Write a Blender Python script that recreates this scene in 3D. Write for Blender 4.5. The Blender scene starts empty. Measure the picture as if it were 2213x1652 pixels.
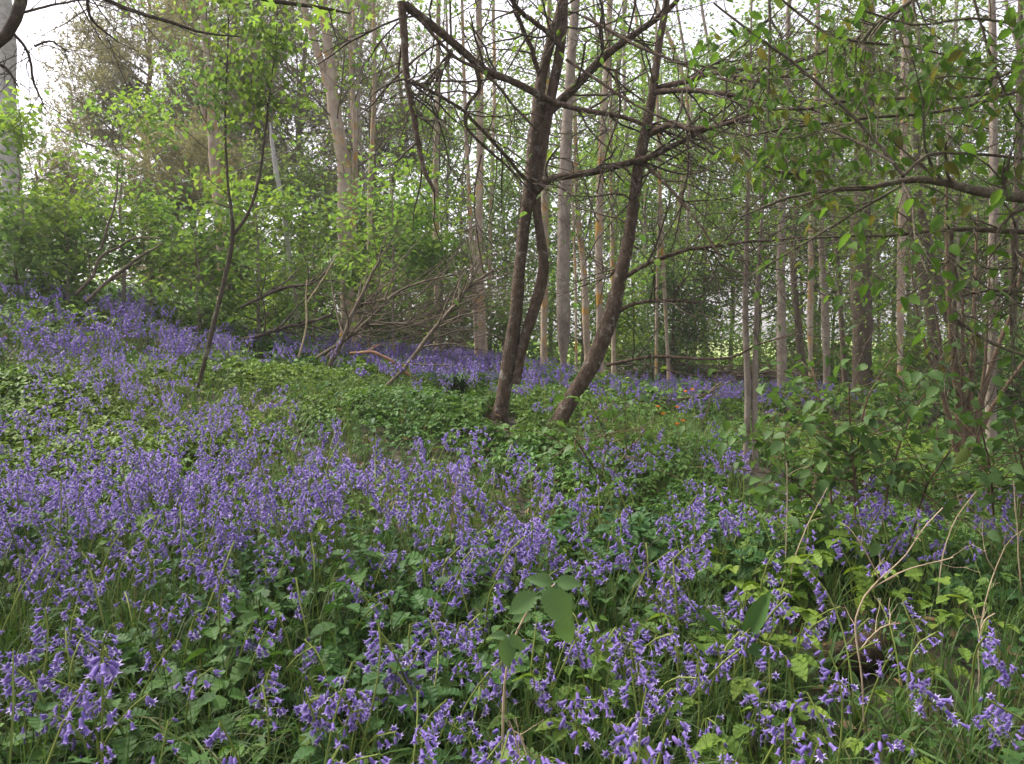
import bpy, math
import numpy as np
from mathutils import Vector, Matrix

# ------------------------------------------------------------------ camera, sky, sun, exposure
SC = bpy.context.scene
COL = SC.collection
DW, DH = 2213.0, 1652.0          # working pixel frame the coordinates below were read in
FOC = 1703.0
EYE = np.array([0.0, 0.0, 1.15])
TILT = math.atan2(81.0, FOC)
cam_d = bpy.data.cameras.new('camera')
cam = bpy.data.objects.new('camera', cam_d); COL.objects.link(cam)
cam.location = EYE
cam.rotation_euler = (math.pi / 2 - TILT, 0, 0)
cam_d.sensor_width = 36.0
cam_d.lens = 36.0 * FOC / DW
cam_d.clip_end = 2000.0
cam_d.clip_start = 0.05
SC.camera = cam

SUN_EL, SUN_AZ = math.radians(54), math.radians(-62)     # azimuth from +Y, negative = left of the view
W = bpy.data.worlds.new('World'); SC.world = W; W.use_nodes = True
nt = W.node_tree; nt.nodes.clear()
sky = nt.nodes.new('ShaderNodeTexSky'); sky.sky_type = 'NISHITA'; sky.sun_disc = False
sky.sun_elevation = SUN_EL; sky.sun_rotation = SUN_AZ
sky.air_density = 1.0; sky.dust_density = 4.0; sky.ozone_density = 1.0
hs = nt.nodes.new('ShaderNodeHueSaturation'); hs.inputs['Saturation'].default_value = 0.22
tint = nt.nodes.new('ShaderNodeMixRGB'); tint.blend_type = 'MULTIPLY'; tint.inputs[0].default_value = 1.0
tint.inputs[2].default_value = (1.0, 0.955, 1.0, 1)
bg = nt.nodes.new('ShaderNodeBackground'); bg.inputs['Strength'].default_value = 0.15
wo = nt.nodes.new('ShaderNodeOutputWorld')
nt.links.new(sky.outputs[0], hs.inputs['Color']); nt.links.new(hs.outputs[0], tint.inputs[1])
nt.links.new(tint.outputs[0], bg.inputs[0]); nt.links.new(bg.outputs[0], wo.inputs[0])
sl = bpy.data.lights.new('sun', 'SUN'); sl.energy = 2.6; sl.angle = math.radians(18); sl.color = (1.0, 0.93, 0.82)
so = bpy.data.objects.new('sun', sl); COL.objects.link(so)
sd = Vector((math.sin(SUN_AZ) * math.cos(SUN_EL), math.cos(SUN_AZ) * math.cos(SUN_EL), math.sin(SUN_EL)))
so.rotation_euler = sd.to_track_quat('Z', 'Y').to_euler()
SC.view_settings.view_transform = 'Standard'; SC.view_settings.look = 'None'
SC.view_settings.exposure = 1.36; SC.view_settings.gamma = 1.0
SC.render.filter_size = 1.7
cy = SC.cycles
cy.max_bounces = 10; cy.diffuse_bounces = 6; cy.glossy_bounces = 2; cy.transmission_bounces = 7; cy.transparent_max_bounces = 4
cy.caustics_reflective = False; cy.caustics_refractive = False

# ------------------------------------------------------------------ helpers
rng = np.random.default_rng(7)
CT, ST = math.cos(TILT), math.sin(TILT)
FWD = np.array([0, CT, -ST]); UPV = np.array([0, ST, CT]); RT = np.array([1.0, 0, 0])

def ray(px, py):
    return RT * ((px - DW / 2) / FOC) + FWD + UPV * (-(py - DH / 2) / FOC)

def P(px, py, Y):
    """pixel of the working frame -> point at world distance Y"""
    d = ray(px, py)
    return EYE + d * (Y / d[1])

def project(pts):
    q = pts - EYE
    dep = q @ FWD
    return q @ RT / dep * FOC + DW / 2, -(q @ UPV) / dep * FOC + DH / 2, dep

def unit(v):
    return v / np.maximum(np.linalg.norm(v, axis=-1, keepdims=True), 1e-9)

# ground height: a smooth surface through points read off the photograph (pixel, distance, plant height above ground)
_c = []
for px, py, Y, h in [(1080, 893, 6.0, 0), (1205, 915, 5.7, 0), (1620, 985, 5.5, 0), (2140, 1010, 7.5, .0), (440, 800, 6.5, .12), (960, 960, 3.6, .36),
                     (300, 960, 4.2, .36), (30, 920, 4.5, .36), (100, 800, 6.0, .34), (500, 740, 8, .36), (380, 715, 8, .36), (280, 665, 8.2, .36),
                     (50, 615, 8.3, .36), (850, 830, 6.5, .22), (700, 725, 11, .36), (1045, 770, 12, .34), (900, 752, 12, .34), (1218, 842, 10, 0),
                     (1550, 832, 13, .34), (1750, 848, 12, .34), (1450, 895, 8, .1), (1300, 1010, 4.2, .34), (2000, 1090, 3.1, .34), (1690, 880, 10, .0),
                     (1500, 960, 5.6, .3), (1840, 1000, 6, .1), (1947, 850, 10, 0)]:
    p = P(px, py, Y); _c.append((p[0], p[1], p[2] - h))
_c += [(0, 0, 0), (-1, 1.6, .02), (1, 1.6, 0), (-2.5, 1.5, .1), (2.5, 1.5, 0), (0, -4, -.1), (-5, 0, .3), (5, 0, 0), (-6, 4, .75), (6, 4, .12), (0, 2.4, .08),
       (-9, 8, 1.9), (-10, 14, 2.2), (-5, 14, 1.75), (-7, 11, 1.75), (-3, 14, 1.2), (10, 9, .25), (0, 18, .55), (-8, 22, 1.9), (5, 20, .1), (12, 20, .15), (-30, 30, 2.2), (0, 35, .4),
       (30, 30, .2), (-60, 60, 2), (0, 60, .3), (60, 60, .2), (0, 300, .5), (-300, 100, 2), (300, 100, 0), (0, -40, -.3), (-40, -20, .5), (40, -20, 0)]
_c = np.array(_c)
def _ker(a, b):
    return np.sqrt(((a[:, None, :] - b[None, :, :]) ** 2).sum(-1) + 1.2)
_A = _ker(_c[:, :2], _c[:, :2]) - np.eye(len(_c)) * 0.25
_n = len(_c); _M = np.zeros((_n + 1, _n + 1)); _M[:_n, :_n] = _A; _M[:_n, _n] = 1; _M[_n, :_n] = 1
_w = np.linalg.solve(_M, np.append(_c[:, 2], 0))
def gz(x, y):
    x = np.atleast_1d(np.asarray(x, float)); y = np.atleast_1d(np.asarray(y, float))
    out = np.empty(len(x))
    for i in range(0, len(x), 20000):
        q = np.stack([x[i:i + 20000], y[i:i + 20000]], 1)
        out[i:i + 20000] = _ker(q, _c[:, :2]) @ _w[:-1] + _w[-1]
    return out + 0.025 * np.sin(x * 2.3 + 1) * np.sin(y * 1.9)

class MB:
    """collects vertices and faces; build() makes ONE mesh object"""
    def __init__(s): s.v = []; s.l = []; s.t = []; s.m = []; s.sm = []; s.n = 0
    def add(s, V, faces, mat=0, smooth=False):
        V = np.asarray(V, np.float64).reshape(-1, 3)
        for F in faces:
            F = np.asarray(F, np.int64)
            if F.size == 0: continue
            s.l.append((F + s.n).ravel()); s.t.append(np.full(len(F), F.shape[1], np.int32))
            s.m.append(np.full(len(F), mat, np.int32)); s.sm.append(np.full(len(F), smooth, bool))
        s.v.append(V); s.n += len(V)
        return s
    def mesh(s, name, mats, origin=(0, 0, 0)):
        me = bpy.data.meshes.new(name)
        V = (np.concatenate(s.v) - np.asarray(origin)).astype(np.float32); L = np.concatenate(s.l).astype(np.int32); T = np.concatenate(s.t)
        me.vertices.add(len(V)); me.vertices.foreach_set('co', V.ravel())
        me.loops.add(len(L)); me.loops.foreach_set('vertex_index', L)
        me.polygons.add(len(T)); st = np.zeros(len(T), np.int32); st[1:] = np.cumsum(T)[:-1]
        me.polygons.foreach_set('loop_start', st)
        me.polygons.foreach_set('material_index', np.concatenate(s.m)); me.polygons.foreach_set('use_smooth', np.concatenate(s.sm))
        for m in mats if isinstance(mats, (list, tuple)) else [mats]: me.materials.append(m)
        me.update(calc_edges=True)
        return me
    def build(s, name, mats, parent=None, origin=None):
        if not s.v: return None
        org = parent.location if parent is not None and origin is None else (origin or (0, 0, 0))
        o = bpy.data.objects.new(name, s.mesh(name, mats, tuple(org))); COL.objects.link(o)
        if parent is not None: o.parent = parent
        elif origin is not None: o.location = origin
        return o

def tag(o, label=None, cat=None, group=None, kind=None):
    for k, v in (('label', label), ('category', cat), ('group', group), ('kind', kind)):
        if v: o[k] = v
    return o
def thing(name, label, cat, loc, group=None):
    o = bpy.data.objects.new(name, None); COL.objects.link(o); o.location = [float(a) for a in loc]; o.empty_display_size = .2
    return tag(o, label, cat, group)

def tubes(Pt, R, S=5):
    """batch of tubes: Pt (M,K,3), R (M,K)"""
    M, K, _ = Pt.shape
    T = unit(np.gradient(Pt, axis=1))
    ref = np.zeros((M, 3)); ax = np.abs(T.mean(1)).argmin(1); ref[np.arange(M), ax] = 1
    N = unit(np.cross(T, ref[:, None, :])); B = np.cross(T, N)
    a = np.arange(S) * 2 * math.pi / S
    V = Pt[:, :, None, :] + R[:, :, None, None] * (np.cos(a)[None, None, :, None] * N[:, :, None, :] + np.sin(a)[None, None, :, None] * B[:, :, None, :])
    i = np.arange(M)[:, None, None] * K * S; k = np.arange(K - 1)[None, :, None] * S; s = np.arange(S)[None, None, :]; s2 = (s + 1) % S
    q = np.stack(np.broadcast_arrays(i + k + s, i + k + s2, i + k + S + s2, i + k + S + s), -1).reshape(-1, 4)
    return V.reshape(-1, 3), [q]

def spline(pts, K):
    """Catmull-Rom resample of rows (any columns)"""
    p = np.asarray(pts, float)
    if len(p) == 2: p = np.array([p[0], (p[0] + p[1]) / 2, p[1]])
    d = np.append(0, np.cumsum(np.linalg.norm(np.diff(p[:, :3], axis=0), axis=1))); m = np.gradient(p, d, axis=0)
    u = np.linspace(0, d[-1], K); i = np.clip(np.searchsorted(d, u) - 1, 0, len(d) - 2); h = (d[i + 1] - d[i])[:, None]; t = ((u - d[i])[:, None]) / h
    return (2 * t**3 - 3 * t**2 + 1) * p[i] + (t**3 - 2 * t**2 + t) * h * m[i] + (-2 * t**3 + 3 * t**2) * p[i + 1] + (t**3 - t**2) * h * m[i + 1]

def wob(K, amp, rg=rng):
    u = np.linspace(0, 1, K)[:, None]; o = np.zeros((K, 3))
    for f in (2, 4, 7, 11): o += np.sin(u * f * math.pi * 2 * rg.uniform(.7, 1.3) + rg.uniform(0, 6.3, (1, 3))) * rg.normal(0, 1, (1, 3)) / f ** .8
    return o * amp

def limb(pix, Y, K=20, S=8, crook=.25, Yend=None, tip=None):
    """branch traced from the photograph: rows (px, py, width px) at distance Y -> points and radii with real size"""
    n = len(pix); ys = np.linspace(Y, Y if Yend is None else Yend, n)
    rows = []
    for (a, b, w), y in zip(pix, ys): rows.append([*P(a, b, y), w / 2 / FOC * y])
    s = spline(rows, K); pts = s[:, :3] + wob(K, crook * s[:, 3].mean()) * np.minimum(1, np.linspace(0, 4, K))[:, None]
    r = np.maximum(s[:, 3], .0015)
    if tip: r *= np.linspace(1, tip, K)
    return pts, r

def trunk_mesh(mb, pts, r, S=12, rough=.06, mat=0):
    K = len(r)
    V, F = tubes(pts[None], r[None], S)
    V = V.reshape(K, S, 3); a = np.arange(S) * 2 * math.pi / S
    n = np.zeros((K, S))
    for f, g in ((3, 1), (9, 2), (17, 3), (31, 4)): n += np.sin(np.linspace(0, 1, K)[:, None] * f * 3 + a[None] * g + rng.uniform(0, 6)) / (1 + g * .5)
    V = pts[:, None] + (V - pts[:, None]) * (1 + rough * n)[:, :, None]
    mb.add(V.reshape(-1, 3), F, mat, True)

def spawn(Pt, R, n, L, ang, rr, up=0., wig=.15, t0=.2, t1=1., K=6, tipr=.3, rmin=.0012, side=None, prof=None):
    """n child branches on each parent curve"""
    M, KP, _ = Pt.shape
    idx = np.repeat(np.arange(M), n); N = len(idx); t = rng.uniform(t0, t1, N); f = t * (KP - 1); i = np.minimum(f.astype(int), KP - 2); g = (f - i)[:, None]
    pos = Pt[idx, i] * (1 - g) + Pt[idx, i + 1] * g; tan = unit(Pt[idx, i + 1] - Pt[idx, i]); pr = R[idx, i] * (1 - g[:, 0]) + R[idx, i + 1] * g[:, 0]
    rv = rng.normal(0, 1, (N, 3))
    if side is not None: rv = rv * .6 + np.asarray(side)
    perp = unit(rv - (rv * tan).sum(1, keepdims=True) * tan)
    a = np.radians(rng.uniform(ang[0], ang[1], N))[:, None]
    d = np.cos(a) * tan + np.sin(a) * perp
    ln = rng.uniform(L[0], L[1], N)
    if prof is not None: ln = ln * prof(t)
    C = np.empty((N, K, 3)); C[:, 0] = pos; stp = (ln / (K - 1))[:, None]
    for k in range(1, K):
        d = unit(d + np.array([0, 0, up]) / (K - 1) * 2 + rng.normal(0, wig, (N, 3)))
        C[:, k] = C[:, k - 1] + d * stp
    r0 = np.maximum(pr * rr, rmin)
    return C, np.maximum(r0[:, None] * np.linspace(1, tipr, K)[None], rmin * .6)

# leaf templates: base at origin, tip at +Y (length 1), upper side +Z
def leaf_t(n=4, w=.32, serr=0., fold=.12, droop=.18, peak=.42):
    t = np.linspace(0, 1, n + 1); e = math.log(.5) / math.log(peak)
    hw = w * np.sin(np.pi * t ** e) ** .85; hw[0] = hw[-1] = 0
    hw = hw * (1 + serr * np.where(np.arange(n + 1) % 2, 1, -1)); z = -droop * t ** 2
    V = [(0, tt, zz) for tt, zz in zip(t, z)]; off = n + 1; L = {}; Rr = {}
    for i in range(1, n):
        L[i] = len(V); V.append((-hw[i], t[i] - (.05 if serr else 0) * (i % 2), z[i] + fold * hw[i] / w))
        Rr[i] = len(V); V.append((hw[i], t[i] - (.05 if serr else 0) * (i % 2), z[i] + fold * hw[i] / w))
    if n >= 10: V = [(a_, b_, c_ + (.022 if k_ > n and (k_ - off) // 2 % 2 else 0)) for k_, (a_, b_, c_) in enumerate(V)]
    tri = [(0, L[1], 1), (0, 1, Rr[1]), (n - 1, L[n - 1], n), (n - 1, n, Rr[n - 1])]; q = []
    for i in range(1, n - 1): q += [(i, L[i], L[i + 1], i + 1), (i, i + 1, Rr[i + 1], Rr[i])]
    return np.array(V, float), [np.array(tri), np.array(q)] if q else [np.array(tri)]
def palm_t(lobes=5, droop=.15):
    V = [(0, .12, 0)]; A = np.linspace(-2.1, 2.1, lobes * 2 + 1)
    for k, a in enumerate(A):
        r = (.36 if k % 2 == 0 else (.95 - .16 * abs(a))) * (.55 if k in (0, lobes * 2) else 1)
        V.append((math.sin(a) * r * .85, .12 + math.cos(a) * r * .88, -droop * r * r + .05 * (k % 2)))
    F = [(0, k + 1, k) for k in range(1, lobes * 2 + 1)]
    return np.array(V, float), [np.array(F)]
RHOMB = (np.array([(0, 0, 0), (-.3, .45, .06), (0, 1, -.12), (.3, .45, .06)], float), [np.array([(0, 1, 2), (0, 2, 3)])])
LEAF3 = leaf_t(3, .34); LEAF5 = leaf_t(5, .32, .1); LEAF9 = leaf_t(10, .31, .13, .1, .22, .4); PALM = palm_t(); LEAFC = leaf_t(10, .27, .10, .1, .2, .42); LEAFB = leaf_t(18, .30, .09, .10, .22, .42)
NEEDLE = (np.array([(-.06, 0, 0), (.06, 0, 0), (0, 1, 0)], float), [np.array([(0, 1, 2)])])

def frames(axis, nrm):
    Yv = unit(axis); X = unit(np.cross(Yv, nrm)); Z = np.cross(X, Yv)
    return np.stack([X, Yv, Z], -1)
def inst(T, pos, Rm, sc):
    V0, Fs = T; N = len(pos); sc = np.asarray(sc, float)
    sc = sc.reshape(N, 1, -1) if sc.ndim > 1 else sc.reshape(N, 1, 1)
    V = np.einsum('nij,nvj->nvi', Rm, V0[None] * sc) + pos[:, None, :]
    o = (np.arange(N) * len(V0))[:, None, None]
    return V.reshape(-1, 3), [(F[None] + o).reshape(-1, F.shape[1]) for F in Fs]
def rand_leaves(mb, pos, size, T=RHOMB, mat=0, droop=.35, flat=1.0, outward=None, jit=.3):
    N = len(pos)
    if N == 0: return
    a = rng.uniform(0, 2 * math.pi, N); ax = np.stack([np.cos(a), np.sin(a), rng.normal(-droop, .35, N)], 1)
    if outward is not None: ax = ax * .7 + unit(outward)
    nr = np.stack([rng.normal(0, .6, N), rng.normal(0, .6, N), np.full(N, flat)], 1)
    V, F = inst(T, pos, frames(ax, nr), size * rng.uniform(1 - jit, 1 + jit, N)); mb.add(V, F, mat, len(T[0]) > 12)

# ------------------------------------------------------------------ materials
def newmat(name):
    m = bpy.data.materials.new(name); m.use_nodes = True; m.node_tree.nodes.clear(); return m, m.node_tree.nodes, m.node_tree.links
def ramp(n, cols, pos=None):
    r = n.new('ShaderNodeValToRGB'); e = r.color_ramp.elements
    while len(e) < len(cols): e.new(.5)
    for i, c in enumerate(cols): e[i].position = pos[i] if pos else i / (len(cols) - 1); e[i].color = (*c, 1)
    return r
def leaf_mat(name, cols, trans=.38, rough=.55, tcol=1.25, patch=None, pscale=.5, spec=.22):
    m, n, l = newmat(name)
    geo = n.new('ShaderNodeNewGeometry'); r = ramp(n, cols); l.new(geo.outputs['Random Per Island'], r.inputs[0]); col = r.outputs[0]
    if patch:
        tc = n.new('ShaderNodeNewGeometry'); nz = n.new('ShaderNodeTexNoise'); nz.inputs['Scale'].default_value = pscale; nz.inputs['Detail'].default_value = 3
        l.new(tc.outputs['Position'], nz.inputs['Vector']); r2 = ramp(n, patch, [.38, .62]); l.new(nz.outputs[0], r2.inputs[0])
        mx = n.new('ShaderNodeMixRGB'); mx.blend_type = 'MULTIPLY'; mx.inputs[0].default_value = 1; l.new(col, mx.inputs[1]); l.new(r2.outputs[0], mx.inputs[2]); col = mx.outputs[0]
    b = n.new('ShaderNodeBsdfPrincipled'); b.inputs['Roughness'].default_value = rough; b.inputs['Specular IOR Level'].default_value = spec
    l.new(col, b.inputs['Base Color'])
    t = n.new('ShaderNodeBsdfTranslucent'); g = n.new('ShaderNodeMixRGB'); g.blend_type = 'MULTIPLY'; g.inputs[0].default_value = 1
    g.inputs[2].default_value = (tcol * 1.1, tcol * 1.1, tcol * .6, 1) if isinstance(tcol, float) else (*tcol, 1)
    l.new(col, g.inputs[1]); l.new(g.outputs[0], t.inputs[0])
    ms = n.new('ShaderNodeMixShader'); ms.inputs[0].default_value = trans; l.new(b.outputs[0], ms.inputs[1]); l.new(t.outputs[0], ms.inputs[2])
    o = n.new('ShaderNodeOutputMaterial'); l.new(ms.outputs[0], o.inputs[0])
    return m
def bark_mat(name, cols, lichen=None, lamt=.55, scale=9., stretch=.35, bump=.6, rough=.9):
    m, n, l = newmat(name)
    geo = n.new('ShaderNodeNewGeometry'); mp = n.new('ShaderNodeMapping'); mp.inputs['Scale'].default_value = (1, 1, stretch); l.new(geo.outputs['Position'], mp.inputs[0])
    n1 = n.new('ShaderNodeTexNoise'); n1.inputs['Scale'].default_value = scale; n1.inputs['Detail'].default_value = 8; n1.inputs['Roughness'].default_value = .7; l.new(mp.outputs[0], n1.inputs['Vector'])
    r = ramp(n, cols, [.3 + .4 * i / (len(cols) - 1) for i in range(len(cols))]); l.new(n1.outputs[0], r.inputs[0]); col = r.outputs[0]
    n2 = n.new('ShaderNodeTexNoise'); n2.inputs['Scale'].default_value = scale * 4.5; n2.inputs['Detail'].default_value = 6; l.new(mp.outputs[0], n2.inputs['Vector'])
    if lichen:
        n3 = n.new('ShaderNodeTexNoise'); n3.inputs['Scale'].default_value = scale * .45; n3.inputs['Detail'].default_value = 7; n3.inputs['Roughness'].default_value = .75; l.new(geo.outputs['Position'], n3.inputs['Vector'])
        rr = ramp(n, [(0, 0, 0), (1, 1, 1)], [lamt, lamt + .1]); l.new(n3.outputs[0], rr.inputs[0])
        mx = n.new('ShaderNodeMixRGB'); mx.inputs[2].default_value = (*lichen, 1); l.new(rr.outputs[0], mx.inputs[0]); l.new(col, mx.inputs[1]); col = mx.outputs[0]
    b = n.new('ShaderNodeBsdfPrincipled'); b.inputs['Roughness'].default_value = rough; b.inputs['Specular IOR Level'].default_value = .2; l.new(col, b.inputs['Base Color'])
    ad = n.new('ShaderNodeMath'); ad.operation = 'ADD'; l.new(n1.outputs[0], ad.inputs[0]); l.new(n2.outputs[0], ad.inputs[1])
    bp = n.new('ShaderNodeBump'); bp.inputs['Strength'].default_value = bump; bp.inputs['Distance'].default_value = .02; l.new(ad.outputs[0], bp.inputs['Height']); l.new(bp.outputs[0], b.inputs['Normal'])
    o = n.new('ShaderNodeOutputMaterial'); l.new(b.outputs[0], o.inputs[0])
    return m

M = {}
SP = [(.85, .92, 1.25), (1.15, 1.05, .8)]
M['spring'] = leaf_mat('leaf_spring', [(.09, .17, .034), (.125, .22, .048), (.18, .27, .07)], .58, patch=SP, pscale=1.1)
M['mid'] = leaf_mat('leaf_mid', [(.075, .135, .034), (.11, .185, .046), (.15, .225, .06)], .55, patch=SP, pscale=1.1)
M['dull'] = leaf_mat('leaf_dull', [(.075, .12, .04), (.11, .16, .055), (.15, .19, .08)], .55)
M['dark'] = leaf_mat('leaf_dark', [(.03, .065, .024), (.05, .095, .034), (.07, .125, .045)], .4)
M['pine'] = leaf_mat('pine_needles', [(.14, .15, .085), (.20, .195, .115), (.27, .235, .14)], .4)
M['cherry'] = leaf_mat('leaf_cherry', [(.055, .115, .018), (.08, .16, .026), (.10, .185, .03), (.065, .135, .03), (.12, .11, .03)], .5, spec=.12)
M['shrub'] = leaf_mat('leaf_shrub', [(.052, .105, .028), (.07, .135, .034), (.09, .165, .042), (.065, .13, .042)], .35)
M['herb'] = leaf_mat('leaf_herb', [(.06, .12, .02), (.082, .16, .028), (.11, .20, .036), (.14, .22, .042)], .32, patch=[(.8, .95, 1.2), (1.2, 1.05, .7)], pscale=.45)
M['nettle'] = leaf_mat('leaf_nettle', [(.034, .088, .024), (.048, .115, .028), (.064, .14, .034)], .3, patch=[(.85, .95, 1.15), (1.15, 1.05, .8)], pscale=.6)
M['grass'] = leaf_mat('grass_blade', [(.042, .09, .02), (.06, .12, .026), (.085, .15, .034), (.055, .115, .032), (.15, .14, .06)], .3)
M['stalk'] = leaf_mat('bluebell_stalk', [(.12, .17, .03), (.17, .22, .045), (.20, .24, .06)], .15)
M['iris'] = leaf_mat('strap_leaf', [(.025, .06, .02), (.04, .085, .03), (.06, .11, .04)], .2)
M['bell'] = leaf_mat('bluebell_petal', [(.165, .115, .385), (.20, .14, .43), (.26, .195, .48), (.19, .13, .39), (.25, .165, .43), (.22, .165, .45)], .3, .5, tcol=(1.0, .95, 1.1))
M['tip'] = leaf_mat('bluebell_tip', [(.29, .225, .50), (.36, .29, .56), (.43, .37, .62)], .3, .5, tcol=(1.0, .95, 1.1))
M['bramble'] = leaf_mat('leaf_bramble', [(.085, .16, .055), (.11, .19, .065)], .35)
M['bud'] = leaf_mat('bluebell_bud', [(.10, .07, .22), (.16, .11, .30)], .1, .6, tcol=(1., 1., 1.))
M['poppy'] = leaf_mat('orange_petal', [(.75, .22, .02), (.85, .30, .03)], .3, tcol=(1., .9, .8))
M['white'] = leaf_mat('white_petal', [(.75, .75, .70), (.82, .82, .80)], .3, tcol=(1., 1., 1.))
M['dark_bark'] = bark_mat('bark_dark', [(.04, .028, .02), (.11, .075, .052), (.19, .145, .11)], (.29, .27, .22), .56, 30, .5, 1.0)
M['twig_dark'] = bark_mat('bark_twig', [(.045, .034, .026), (.105, .08, .06)], (.19, .18, .13), .56, 18, .5, .4)
M['twig_grey'] = bark_mat('bark_grey_twig', [(.09, .075, .06), (.17, .14, .11)], (.22, .21, .16), .6, 14, .5, .3)
M['poplar'] = bark_mat('bark_poplar', [(.21, .15, .11), (.37, .29, .225), (.50, .42, .335)], (.46, .25, .05), .53, 8, .6, .5)
M['grey_bark'] = bark_mat('bark_grey', [(.13, .10, .08), (.25, .205, .165), (.35, .30, .25)], (.36, .23, .08), .63, 9, .6, .6)
M['birch'] = bark_mat('bark_birch', [(.22, .2, .18), (.42, .40, .37), (.52, .5, .47)], (.12, .09, .07), .64, 6, 2.2, .3)
M['brown_bark'] = bark_mat('bark_brown', [(.065, .048, .036), (.125, .095, .07), (.18, .14, .105)], (.19, .18, .13), .62, 14, .45, .9)
M['pine_bark'] = bark_mat('bark_pine', [(.16, .075, .04), (.28, .14, .075), (.32, .19, .11)], None, .6, 7, .6, .5)
M['dead'] = bark_mat('dead_wood', [(.065, .05, .036), (.125, .098, .072), (.20, .16, .118)], (.10, .10, .06), .62, 16, .4, .4)
M['red_dead'] = bark_mat('dead_wood_red', [(.12, .06, .035), (.24, .13, .075), (.30, .19, .12)], None, .6, 16, .4, .4)
M['dead_brown'] = bark_mat('hazel_stem', [(.06, .042, .026), (.12, .08, .05), (.18, .125, .085)], None, .6, 16, .4, .4)
M['straw'] = bark_mat('dry_stalk', [(.26, .19, .12), (.40, .31, .20), (.50, .41, .29)], None, .6, 20, .3, .2)
M['litter'] = leaf_mat('dead_leaf', [(.07, .04, .02), (.14, .085, .045), (.22, .15, .08)], .15)
M['wall'] = bark_mat('mossy_stone', [(.02, .02, .014), (.045, .04, .028), (.07, .062, .045)], (.03, .05, .015), .5, 5, 1.5, 1.0)
M['rot'] = bark_mat('rotten_log', [(.012, .008, .005), (.04, .027, .014), (.085, .06, .03)], None, .6, 40, 1, .6)
m, n, l = newmat('soil')
geo = n.new('ShaderNodeNewGeometry'); nz = n.new('ShaderNodeTexNoise'); nz.inputs['Scale'].default_value = 6; nz.inputs['Detail'].default_value = 10; l.new(geo.outputs['Position'], nz.inputs['Vector'])
r = ramp(n, [(.012, .010, .006), (.03, .024, .013), (.045, .04, .016), (.03, .05, .014)], [.3, .45, .58, .7]); l.new(nz.outputs[0], r.inputs[0])
b = n.new('ShaderNodeBsdfPrincipled'); b.inputs['Roughness'].default_value = .95; l.new(r.outputs[0], b.inputs['Base Color'])
bp = n.new('ShaderNodeBump'); bp.inputs['Distance'].default_value = .04; l.new(nz.outputs[0], bp.inputs['Height']); l.new(bp.outputs[0], b.inputs['Normal'])
o = n.new('ShaderNodeOutputMaterial'); l.new(b.outputs[0], o.inputs[0]); M['soil'] = m
m, n, l = newmat('field_grass')
geo = n.new('ShaderNodeNewGeometry'); nz = n.new('ShaderNodeTexNoise'); nz.inputs['Scale'].default_value = .6; nz.inputs['Detail'].default_value = 10; l.new(geo.outputs['Position'], nz.inputs['Vector'])
r = ramp(n, [(.12, .18, .035), (.2, .26, .06), (.28, .30, .09)], [.3, .5, .7]); l.new(nz.outputs[0], r.inputs[0])
b = n.new('ShaderNodeBsdfPrincipled'); b.inputs['Roughness'].default_value = .95; l.new(r.outputs[0], b.inputs['Base Color'])
o = n.new('ShaderNodeOutputMaterial'); l.new(b.outputs[0], o.inputs[0]); M['field'] = m

# ------------------------------------------------------------------ ground and field
def axis_s(lo, hi, n, k):
    u = np.linspace(-1, 1, n); s = np.sinh(u * k) / math.sinh(k)
    return np.where(s < 0, -s * lo, s * hi)
gx = axis_s(-320, 320, 141, 5.5); gy = 4 + axis_s(-60, 380, 151, 5.5)
X, Yg = np.meshgrid(gx, gy); Z = gz(X.ravel(), Yg.ravel())
nx, ny = len(gx), len(gy); i = (np.arange(ny - 1)[:, None] * nx + np.arange(nx - 1)[None]).ravel()
mb = MB(); mb.add(np.stack([X.ravel(), Yg.ravel(), Z], 1), [np.stack([i, i + 1, i + nx + 1, i + nx], 1)], 0, True)
tag(mb.build('ground', M['soil']), kind='structure')
# open meadow beyond the wood
fx = np.linspace(-200, 260, 60); fy = np.linspace(44, 330, 40); X, Yg = np.meshgrid(fx, fy)
Zf = gz(X.ravel(), Yg.ravel()) + .03 + np.clip((Yg.ravel() - 50) * .012, 0, 2.0) * (X.ravel() > 8) * np.clip((X.ravel() - 8) / 14, 0, 1)
i = (np.arange(39)[:, None] * 60 + np.arange(59)[None]).ravel()
mb = MB(); mb.add(np.stack([X.ravel(), Yg.ravel(), Zf], 1), [np.stack([i, i + 1, i + 61, i + 60], 1)], 0, True)
tag(mb.build('field', M['field']), kind='structure')

# ------------------------------------------------------------------ trees read off the photograph
def base_of(px, py, Y):
    p = P(px, py, Y); return np.array([p[0], p[1], gz(p[0], p[1])[0]])
def stem_rows(pix, Y, up=2.5, ground=True, S=None):
    """trunk points from pixel rows, run down into the ground and on above the frame"""
    rows = [[*P(a, b, Y), w / 2 / FOC * Y] for a, b, w in pix]
    rows = np.array(rows)
    if ground:
        g = gz(rows[0, 0], rows[0, 1])[0]
        if rows[0, 2] > g - .05:
            d = rows[0, :3] - rows[1, :3]; k = (rows[0, 2] - g + .08) / max(1e-3, -d[2]) if d[2] < 0 else 0
            low = rows[0, :3] + d * min(k, 2.5); low[2] = g - .08
            rows = np.vstack([[*low, rows[0, 3] * 1.4], rows])
        else: rows[0, 2] = min(rows[0, 2], g - .03)
    if up:
        d = unit(rows[-1, :3] - rows[-2, :3]); d = unit(d * .7 + np.array([0, 0, .5]))
        rows = np.vstack([rows, [*(rows[-1, :3] + d * up * .5), rows[-1, 3] * .75], [*(rows[-1, :3] + d * up), rows[-1, 3] * .4]])
    return rows
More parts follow.
